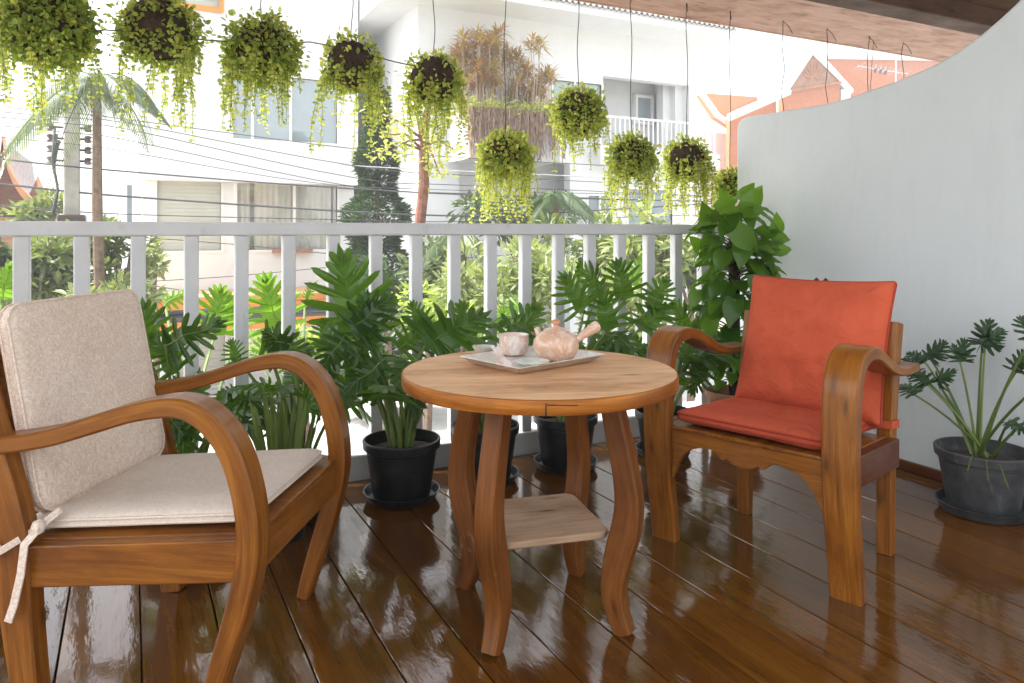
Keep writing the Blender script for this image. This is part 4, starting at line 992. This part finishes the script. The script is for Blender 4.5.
# orange roofed houses beyond the wall
OY = 30.0
oh = thing('orange_roof_house', 'house with orange tiled roof and carved triangular gable above the side wall', 'house', (36, OY + 2, GZ))
ap, bl, brt = at(811, 53, OY), at(785, 92, OY), at(841, 82, OY)
mb = MB(); mb.prism([(bl.x, bl.z), (brt.x, brt.z), (ap.x, ap.z)], OY, OY + .3, lambda p, q, h: Vector((p, h, q))); gb = mb.build('gable', M['carved'], oh, smooth=False)
mb = MB()
gc_ = (bl + brt) * .5 + Vector((0, 0, .35))
for k in range(9):
    a = R(18 + k * 18); d = Vector((math.cos(a), 0, math.sin(a))); mb.tube([gc_ + Vector((0, -.04, 0)) + d * .2, gc_ + Vector((0, -.04, 0)) + d * (.9 + .25 * (k % 2))], .05, 5)
mb.tube([bl + Vector((-.1, -.05, .0)), brt + Vector((.1, -.05, 0))], .09, 6)
mb.build('carving', M['rust_tile'], gb)
mb = MB()
for a, b in ((bl, ap), (ap, brt)):
    d = (b - a); mb.tube([a + Vector((0, -.1, .05)) - d * .08, b + Vector((0, -.1, .05)) + d * .06], .14, 4)
mb.build('bargeboard', M['trim'], oh, smooth=False)
wb = at(841, 130, OY)
mb = MB(); mb.prism([(bl.x - .1, bl.z - 6), (brt.x, brt.z - 6), (brt.x, brt.z - .02), (bl.x - .1, bl.z - .02)], OY + .1, OY + .4, lambda p, q, h: Vector((p, h, q))); mb.build('gable_wall', M['orange_tile'], oh, smooth=False)
# wing roof falling to the left, with white ridge
p0, p1 = at(738, 117, OY), at(786, 93, OY)
mb = MB(); mb.prism([(p0.x, p0.z - 6), (p1.x - .12, p1.z - 6), (p1.x - .12, p1.z), (p0.x, p0.z)], OY + .6, OY + .9, lambda p, q, h: Vector((p, h, q))); mb.build('left_roof', M['orange_tile'], oh, smooth=False)
mb = MB(); mb.tube([p0 + Vector((-.6, 0, -.05)), p1 + Vector((.2, 0, .1))], .22, 6); mb.build('ridge', M['trim'], oh)
# main roof slope to the right
r0, r1 = at(822, 55, OY + .5), at(960, 66, OY + 3)
mb = MB()
q = [at(820, 56, OY + .45), at(960, 62, OY + 3), at(980, 150, OY + .6), at(842, 130, OY + .45)]
mb.quad(*q); mb.quad(*[v + Vector((0, .4, 0)) for v in q][::-1])
for i in range(4): mb.quad(q[i], q[i] + Vector((0, .4, 0)), q[(i + 1) % 4] + Vector((0, .4, 0)), q[(i + 1) % 4])
mb.build('main_roof', M['orange_tile'], oh, smooth=False)
mb = MB(); mb.tube([at(818, 57, OY + .3), at(850, 92, OY + .3)], .26, 6); mb.tube([at(845, 90, OY + .25), at(845, 140, OY + .25)], .38, 4); mb.tube([q[0], q[1] + Vector((0, -.1, .2))], .2, 6); mb.build('ridge', M['trim'], oh)
oh2 = thing('orange_roof_house', 'small house with a plain orange roof between the white house and the side wall', 'house', (28, 33, GZ))
A = [at(702, 93, 32), at(757, 97, 33.5), at(775, 125, 32), at(718, 117, 31.6), ]
mb = MB(); A[2] = at(733, 126, 31.6); A = [at(702, 93, 32.6), at(757, 97, 32.6), at(770, 132, 31.6), at(733, 126, 31.6), at(717, 116, 31.8)]
i1 = [mb.vert(p) for p in A]; i2 = [mb.vert(p + Vector((0, .5, -.1))) for p in A]; mb.face(*i1); mb.face(*i2[::-1])
for k in range(5): mb.face(i1[k], i2[k], i2[(k + 1) % 5], i1[(k + 1) % 5])
mb.build('roof', M['orange_tile'], oh2, smooth=False)
mb = MB(); mb.tube([A[0] + Vector((-.2, -.05, .1)), A[4] + Vector((0, -.05, 0)), A[3] + Vector((0, -.05, -.05)), A[2]], .17, 5); mb.build('ridge', M['trim'], oh2)
wz = A[3].z - .15; mb = MB(); mb.box((px_x(692, 32.4), 32.4, GZ), (px_x(775, 32.4), 37, wz - 1.0)); mb.box((px_x(703, 32.2), 32.2, GZ), (px_x(733, 32.2), 32.39, wz - .2)); mb.build('wall', M['house'], oh2, smooth=False)
for a in (703, 727):
    window(oh2, px_x(a, 32.2), px_x(a + 5, 32.2), px_z(a, 150, 32.2), px_z(a, 133, 32.2), 32.17, 'glass', depth=.1)
# TV aerial
an = thing('roof_aerial', 'television aerial with several short rods on the orange roof', 'aerial', at(896, 80, 24))
mb = MB(); mb.tube([at(896, 110, 24), at(896, 56, 24)], .035, 6); mb.build('mast', M['metal'], an)
mb = MB(); mb.tube([at(858, 66, 24), at(908, 74, 24)], .028, 5)
for k in range(10):
    p = at(860 + k * 5, 66.3 + k * .8, 24); mb.tube([p + Vector((-.15, -.45, .05)), p + Vector((.15, .45, -.05))], .014, 4)
mb.build('boom', M['metal'], an)
mb = MB()
for k in range(3): p = at(876 + 5 * k, 69 + k, 24); mb.tube([p + Vector((-.1, 0, -.16)), p + Vector((.06, 0, .16))], .06, 8)
mb.build('coils', M['insul'], an)

# Thai style gabled houses at far left
th = thing('thai_gable_house', 'dark timber house with a rust red curved gable at the far left', 'house', (-4, 22, GZ))
TYY = 22.0
mb = MB()
def gable_curve(tip, half, h):
    return [(half * f_, -h * g) for f_, g in ((0, 0), (.05, .22), (.12, .40), (.24, .56), (.42, .72), (.65, .86), (1.0, 1.0), (1.12, .98))]
tip = at(4, 138, TYY); HG = tip.z - px_z(4, 212, TYY); half = px_x(46, TYY) - tip.x
cv = gable_curve(tip, half, HG); n = len(cv)
for sg in (1, -1):
    path = [(tip + Vector((sg * x, 0, z)), Vector((0, 0, 1))) for x, z in cv]; mb.bar(path, Vector((0, 1, 0)), [.1, .12, .16, .2, .22, .22, .2, .1], [.6] * n, .02)
mb.build('bargeboard', M['rust_tile'], th)
ol = [(tip.x + x, tip.z + z - .1) for x, z in cv] + [(tip.x - x, tip.z + z - .1) for x, z in cv[::-1]]
mb = MB(); mb.prism(ol, TYY + .6, TYY + 6, lambda p, q, h: Vector((p, h, q))); mb.build('roof', M['teak_dark'], th, smooth=False)
mb = MB(); mb.box((tip.x - half * .8, TYY + .4, GZ), (tip.x + half * .35, TYY + 5, tip.z - HG - .12)); mb.build('wall', M['brick'], th, smooth=False)
t2 = thing('thai_spire', 'slim rust red roof finial rising beside the curved gable at left', 'finial', at(38, 215, 24))
tip = at(38, 176, 24); mb = MB(); mb.lathe([(.42, -1.4), (.30, -.8), (.18, -.45), (.08, -.2), (.01, 0)], tip, 4); mb.build('spire', M['rust_tile'], t2, smooth=False)
mb = MB(); mb.box((tip.x - .5, tip.y - .5, GZ), (tip.x + .5, tip.y + .5, tip.z - 1.4)); mb.build('tower', M['brick'], t2, smooth=False)

# ------------------------------------------------------------------ utility pole and cables
py = 14.0; pp = at(72, 231, py)
up = thing('utility_pole', 'pale concrete utility pole with insulator racks behind the left planter', 'utility pole', (pp.x, py, GZ))
mb = MB(); mb.prism([(-.105, -.105), (.105, -.105), (.105, .105), (-.105, .105)], GZ, 5.6, lambda p, q, h: Vector((pp.x + p * (1.12 - .02 * h), py + q, h))); mb.build('pole', M['pole'], up, bevel=.03)
mb = MB(); zt2 = px_z(72, 216, py); mb.box((pp.x - .2, py - .20, zt2 - .12), (pp.x + .2, py + .2, zt2 + .02)); mb.build('clamp_box', M['insul'], up, smooth=False, bevel=.03)
for sg, dx in ((-1, -.30), (1, .23)):
    for k in range(4):
        z = px_z(72, 128 + 11 * k, py); mb = MB(); mb.tube([Vector((pp.x + dx * .3, py, z)), Vector((pp.x + dx, py - .05, z))], .02, 5); mb.lathe([(.03, -.06), (.06, -.04), (.035, 0), (.06, .04), (.03, .06)], Vector((pp.x + dx, py - .05, z)), 10); mb.build('insulator', M['insul'], up)
mb = MB(); mb.tube([at(62, 222, py - .3), at(61, 250, py - .3), at(63, 275, py - .3), at(66, 300, py - .3), at(66, 330, py - .3)], .045, 6); mb.build('conduit', M['trim'], up)
mb = MB()
for q in range(3):
    mb.tube([at(55 + 2 * q, 128 + 6 * q, py - .2), at(52 + q, 160 + 3 * q, py - .2), at(58, 190, py - .2), at(54 - q, 214, py - .2)], .018, 4)
mb.build('cable_loop', M['cable'], up)
cab = [
 ([(-140, 95), (72, 113), (131, 120), (356, 149), (470, 158), (800, 176)], .012, 0, 'topmost thin cable crossing the white house wall'),
 ([(-140, 100), (72, 118), (131, 124), (356, 166), (480, 176), (800, 192)], .012, 0, 'second thin cable from the top across the white house wall'),
 ([(-140, 104), (72, 124), (131, 130), (356, 178), (480, 186), (800, 200)], .012, 0, 'third thin cable from the top across the white house wall'),
 ([(-140, 112), (72, 133), (131, 141), (356, 187), (480, 194), (800, 205)], .012, 0, 'thin cable crossing just above the lower house windows'),
 ([(-140, 125), (72, 144), (128, 152), (309, 182), (450, 190), (800, 198)], .010, 0, 'steepest thin cable crossing the band between the house storeys'),
 ([(-140, 143), (0, 159), (120, 171), (356, 189), (560, 198), (800, 203)], .022, 0, 'thick dark cable skimming the tops of the lower house windows'),
 ([(-140, 172), (0, 184), (120, 196), (356, 212), (482, 216), (570, 212), (800, 198)], .026, 0, 'thick dark cable crossing the curtains just above the railing'),
 ([(-140, 195), (0, 205), (120, 214), (356, 220), (482, 221), (800, 212)], .014, 0, 'thin cable running close along the top of the railing'),
 ([(340, 163), (357, 166), (480, 172), (600, 177), (800, 184)], .018, 1, 'pale cable crossing the dark conifer and right house'),
 ([(120, 236), (230, 244), (356, 256), (480, 262), (760, 262)], .012, 0, 'thin cable just below the rail crossing the pale house wall'),
 ([(140, 282), (235, 276), (345, 266), (480, 257), (760, 238)], .012, 0, 'thin cable rising to the right across the blank house wall'),
 ([(-40, 262), (60, 268), (180, 290), (300, 300), (480, 285), (760, 262)], .012, 0, 'lowest thin cable sagging above the orange awning'),
]
for k, (pts, r, pale, lab) in enumerate(cab):
    Yc = 13.2 + .12 * k; P3 = [at(x, y, Yc) for x, y in pts]; cv = []
    Q = [P3[0] * 2 - P3[1]] + P3 + [P3[-1] * 2 - P3[-2]]
    for i in range(1, len(Q) - 2):
        for j in range(5):
            t = j / 5; a, b, c_, d = Q[i - 1:i + 3]; cv.append(.5 * ((2 * b) + (c_ - a) * t + (2 * a - 5 * b + 4 * c_ - d) * t * t + (3 * b - a - 3 * c_ + d) * t ** 3))
    cv.append(P3[-1]); mb = MB(); mb.tube(cv, r * .65, 5); tag(mb.build('power_cable', M['cable_pale' if pale else 'cable']), lab, 'cable', 'cables along the street')
mb = MB()
for q in range(6):
    mb.tube([at(x, y + (q - 2.5) * 1.7 + .6 * math.sin(x * .03 + q), 12.6 + .05 * (q % 3)) for x, y in ((-60, 330), (60, 324), (150, 318), (330, 309), (480, 298), (645, 280), (760, 262))], .028, 5)
tag(mb.build('cable_bundle', M['cable']), 'thick dark bundle of cables crossing in front of the orange awning', 'cable')

# ------------------------------------------------------------------ trees and shrubs
def crown_leaves(mb, c, rx, ry, rz_, n, size, rs_, lumps=9, kind='leaf', asp=.5):
    cs_ = [(Vector((rs_.gauss(0, .5), rs_.gauss(0, .5), rs_.gauss(0, .45))), rs_.uniform(.35, .6)) for _ in range(lumps)]
    for k in range(n):
        o, q = rs_.choice(cs_); v = Vector((rs_.gauss(0, 1), rs_.gauss(0, 1), rs_.gauss(0, 1))).normalized() * q * rs_.uniform(.55, 1.0)
        w = o + v; p = Vector(c) + Vector((w.x * rx, w.y * ry, w.z * rz_))
        d = v.normalized() + Vector((rs_.gauss(0, .7), rs_.gauss(0, .7), rs_.gauss(0, .6))); s_ = size * rs_.uniform(.6, 1.3)
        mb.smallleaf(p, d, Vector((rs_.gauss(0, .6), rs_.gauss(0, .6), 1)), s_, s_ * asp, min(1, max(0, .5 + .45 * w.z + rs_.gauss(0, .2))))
def tree(name, label, cat, x, y, Yv, wpx, hpx, m, n, size, seed, bark='bark', group=None, asp=.5, lumps=9):
    rs_ = random.Random(seed); c = at(x, y, Yv); k = c.dot(FW) / FPX; rx, rz_ = wpx * k, hpx * k
    root = thing(name, label, cat, (c.x, Yv, GZ), 0, group)
    mb = MB(); b = Vector((c.x, Yv, GZ)); mb.tube([b, b.lerp(c, .5) + Vector((.08, 0, 0)), c], [.09, .07, .03], 7)
    for q in range(7):
        a = rs_.uniform(0, 6.28); s_ = b.lerp(c, rs_.uniform(.55, .95)); e = c + Vector((math.cos(a) * rx * .6, math.sin(a) * rx * .6, rs_.uniform(-.3, .6) * rz_)); mb.tube([s_, s_.lerp(e, .5) + Vector((0, 0, .1 * rz_)), e], [.035, .025, .012], 5)
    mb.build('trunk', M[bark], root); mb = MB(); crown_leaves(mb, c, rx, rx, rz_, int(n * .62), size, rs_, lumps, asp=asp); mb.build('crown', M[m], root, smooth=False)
    return root
def palm(label, crown, base, Yv, nf, fl, seed, m='palm', bark='bark', tr=.11, group=None, extra=None):
    rs_ = random.Random(seed); c = at(*crown, Yv); b = Vector((at(*base, Yv).x, Yv, GZ)); root = thing('palm_tree', label, 'palm tree', b, 0, group)
    mb = MB(); mb.tube([b, b.lerp(c, .35) + Vector((.05, 0, 0)), b.lerp(c, .7), c], [tr * 1.2, tr, tr * .9, tr * .7], 8)
    mb.build('trunk', M[bark], root); mb = MB()
    for k in range(nf):
        a = k * 2.4 + rs_.uniform(-.3, .3); el = rs_.uniform(-.35, .8); d = Vector((math.cos(a), math.sin(a), el)).normalized(); L_ = fl * rs_.uniform(.75, 1.1); pts = []
        for q in range(12):
            t = q / 11; pts.append(c + d * L_ * t + Vector((0, 0, -.95 * L_ * t * t)))
        mb.cur = .5; mb.tube(pts, .014, 4, cap=False, r2=.004)
        for q in range(1, 12):
            for w in range(4):
                u = q - 1 + w / 4; i = int(u); p = pts[i].lerp(pts[min(i + 1, 11)], u - i); t = (pts[min(i + 1, 11)] - pts[i]).normalized(); sd = t.cross(Vector((0, 0, 1))).normalized()
                ll = L_ * .30 * math.sin(math.pi * min(.97, .12 + u / 12.5))
                for sg in (1, -1): mb.strip(p, sd * sg + t * .7 + Vector((0, 0, -.25)), Vector((0, 0, 1)), ll, .016, rs_.random(), .6, 3)
    mb.build('crown', M[m], root, smooth=False); return root
palm('tall palm with drooping fronds behind the utility pole at left', (97, 78), (98, 300), 12.0, 20, 1.15, 3, tr=.075)
palm('shadowed palm below the creeper terrace, right of the yellow planter trails', (555, 195), (556, 300), 13.5, 16, 1.0, 8, m='shrub_dark')
palm('fine leaved palm rising under the leaning trunk, left of the terrace', (462, 235), (462, 320), 11.0, 14, .8, 9, m='palm')
# conifer
root = thing('conifer', 'dark green columnar conifer standing between the two white houses', 'tree', (at(377, 231, 15).x, 15, GZ)); rs_ = random.Random(4)
c = at(377, 231, 15); zt3 = px_z(375, 88, 15); mb = MB(); mb.tube([Vector((c.x, 15, GZ)), Vector((c.x, 15, zt3 - .3))], [.12, .02], 7); mb.build('trunk', M['bark'], root); mb = MB()
for k in range(15000):
    t = rs_.random() ** .8; z = zt3 - (zt3 - GZ - .6) * t; rr = (.10 + .86 * min(1, t * 1.6)) * (.82 + .22 * math.sin(z * 5.2 + 1.2) ) ; a = rs_.uniform(0, 6.283); rr *= .75 + .35 * noise.noise(Vector((math.cos(a) * 2, math.sin(a) * 2, z * 1.8))) + .1
    q = rr * rs_.uniform(.75, 1.05); p = Vector((c.x + q * math.cos(a), 15 + q * math.sin(a), z)); mb.smallleaf(p, Vector((math.cos(a), math.sin(a), rs_.uniform(-.3, .8))), Vector((rs_.gauss(0, .5), rs_.gauss(0, .5), 1)), rs_.uniform(.10, .2), .055, min(1, max(0, .45 + rs_.gauss(0, .25))))
mb.build('crown', M['conifer'], root, smooth=False)
# leaning trunk with sparse twigs
root = thing('leaning_tree', 'slender tree with a reddish brown trunk and sparse yellow green twigs', 'tree', (at(419, 231, 12).x, 12, GZ)); rs_ = random.Random(6)
q = [Vector((at(417, 231, 12).x - .1, 12, GZ)), at(418, 250, 12), at(420, 222, 12), at(424, 185, 12), at(424, 150, 12), at(426, 120, 12), at(430, 95, 12)]
mb = MB(); mb.tube(q, [.14, .11, .095, .09, .085, .06, .03], 9)
tips = [at(376, 112, 12), at(392, 150, 11.8), at(375, 152, 12), at(410, 100, 12.2), at(450, 110, 12), at(455, 150, 11.7), at(385, 135, 11.5), at(440, 175, 11.6)]
for t in tips: mb.tube([q[4] + Vector((0, 0, rs_.uniform(-.3, .3))), q[4].lerp(t, .5) + Vector((0, 0, .15)), t], [.03, .02, .008], 5)
mb.build('trunk', M['bark_red'], root); mb = MB()
for t in tips:
    for k in range(34): p = q[4].lerp(t, rs_.uniform(.45, 1.05)) + Vector((rs_.gauss(0, .1), rs_.gauss(0, .12), rs_.gauss(.03, .1))); mb.smallleaf(p, Vector((rs_.gauss(0, 1), rs_.gauss(0, 1), rs_.gauss(0, .7))), Vector((0, -.5, 1)), rs_.uniform(.09, .16), .07, rs_.random())
mb.build('crown', M['vine'], root, smooth=False)
GS = 'shrubs and small trees along the street'
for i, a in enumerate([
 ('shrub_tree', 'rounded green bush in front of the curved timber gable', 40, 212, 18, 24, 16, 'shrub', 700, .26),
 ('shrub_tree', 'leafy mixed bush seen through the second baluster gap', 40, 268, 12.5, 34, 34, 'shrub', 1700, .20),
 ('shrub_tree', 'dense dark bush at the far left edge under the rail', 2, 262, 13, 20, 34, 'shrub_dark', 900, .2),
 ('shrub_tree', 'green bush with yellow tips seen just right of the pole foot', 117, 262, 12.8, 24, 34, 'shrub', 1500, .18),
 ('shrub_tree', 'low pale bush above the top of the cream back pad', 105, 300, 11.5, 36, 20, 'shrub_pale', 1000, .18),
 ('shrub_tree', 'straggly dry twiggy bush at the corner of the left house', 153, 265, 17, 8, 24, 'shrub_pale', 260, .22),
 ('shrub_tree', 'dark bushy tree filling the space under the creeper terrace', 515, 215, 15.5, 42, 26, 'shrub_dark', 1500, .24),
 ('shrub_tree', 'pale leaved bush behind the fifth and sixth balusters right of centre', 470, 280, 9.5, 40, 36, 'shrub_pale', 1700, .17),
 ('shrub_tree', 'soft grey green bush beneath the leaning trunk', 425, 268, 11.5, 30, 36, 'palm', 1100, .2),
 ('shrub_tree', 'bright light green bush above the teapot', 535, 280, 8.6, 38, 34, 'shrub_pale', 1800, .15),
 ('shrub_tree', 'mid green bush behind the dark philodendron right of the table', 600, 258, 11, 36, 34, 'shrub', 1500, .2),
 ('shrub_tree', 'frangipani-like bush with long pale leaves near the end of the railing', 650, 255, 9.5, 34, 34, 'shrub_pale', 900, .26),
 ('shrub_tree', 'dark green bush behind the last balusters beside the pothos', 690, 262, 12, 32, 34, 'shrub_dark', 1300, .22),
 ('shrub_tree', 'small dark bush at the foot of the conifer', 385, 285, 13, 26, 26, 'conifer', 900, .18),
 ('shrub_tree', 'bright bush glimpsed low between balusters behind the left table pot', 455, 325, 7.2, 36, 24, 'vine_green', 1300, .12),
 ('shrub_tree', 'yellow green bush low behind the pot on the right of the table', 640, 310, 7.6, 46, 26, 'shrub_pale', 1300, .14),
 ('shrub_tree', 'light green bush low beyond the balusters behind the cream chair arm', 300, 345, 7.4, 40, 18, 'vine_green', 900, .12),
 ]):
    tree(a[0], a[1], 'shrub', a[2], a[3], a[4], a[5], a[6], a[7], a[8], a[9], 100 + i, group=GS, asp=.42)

# thin volume added so the street washes out like overexposure glare
mb = MB(); mb.box((-150, -60, GZ - 1.2), (150, 160, 14)); hz = mb.build('glare_veil', M['trim'], smooth=False); hz['kind'] = 'stuff'
hm = bpy.data.materials.new('glare_volume'); hm.use_nodes = True; hn = hm.node_tree; hn.nodes.remove(hn.nodes['Principled BSDF'])
pv = hn.nodes.new('ShaderNodeVolumePrincipled'); pv.inputs['Color'].default_value = (.97, .98, 1, 1); pv.inputs['Density'].default_value = .0038; pv.inputs['Anisotropy'].default_value = .2
L(hn, pv.outputs[0], hn.nodes['Material Output'].inputs['Volume']); hz.data.materials.clear(); hz.data.materials.append(hm)

# ------------------------------------------------------------------ light, sky, camera
SUN_EL, SUN_DIR = R(57), Vector((.90, -.42, 0)).normalized()       # direction the light travels
w = bpy.data.worlds.new('World'); S.world = w; w.use_nodes = True; nt = w.node_tree
bg = nt.nodes['Background']; sky = nt.nodes.new('ShaderNodeTexSky'); sky.sky_type = 'NISHITA'; sky.sun_disc = False
sky.sun_elevation = SUN_EL; src = -SUN_DIR; sky.sun_rotation = math.atan2(src.x, src.y); sky.dust_density = 4; sky.air_density = 1.0; sky.ozone_density = 1
hs = nt.nodes.new('ShaderNodeHueSaturation'); hs.inputs['Saturation'].default_value = .22
L(nt, sky.outputs[0], hs.inputs['Color']); L(nt, hs.outputs[0], bg.inputs[0]); bg.inputs[1].default_value = .15
sl = bpy.data.lights.new('Sun', 'SUN'); sl.energy = 2.6; sl.angle = R(6); sl.color = (1, .975, .94)
so = bpy.data.objects.new('Sun', sl); COL.objects.link(so)
dv = Vector((SUN_DIR.x * math.cos(SUN_EL), SUN_DIR.y * math.cos(SUN_EL), -math.sin(SUN_EL))); so.rotation_euler = dv.to_track_quat('-Z', 'Y').to_euler()
cam = bpy.data.cameras.new('Camera'); co = bpy.data.objects.new('Camera', cam); COL.objects.link(co)
cam.sensor_width = 36; cam.lens = 36 * FPX / 1024; cam.shift_y = -(341.5 - HY) / 1024; cam.clip_start = .05; cam.clip_end = 2000
co.location = (0, 0, EYE); co.rotation_euler = (R(90), 0, -TH); S.camera = co
for o in bpy.data.objects:
    if '_local' in o: del o['_local']
S.view_settings.view_transform = 'Standard'; S.view_settings.look = 'None'; S.view_settings.gamma = 1.0; S.view_settings.exposure = 1.88
S.cycles.max_bounces = 8; S.cycles.transparent_max_bounces = 12; S.cycles.use_denoising = True
S.cycles.sample_clamp_indirect = 6
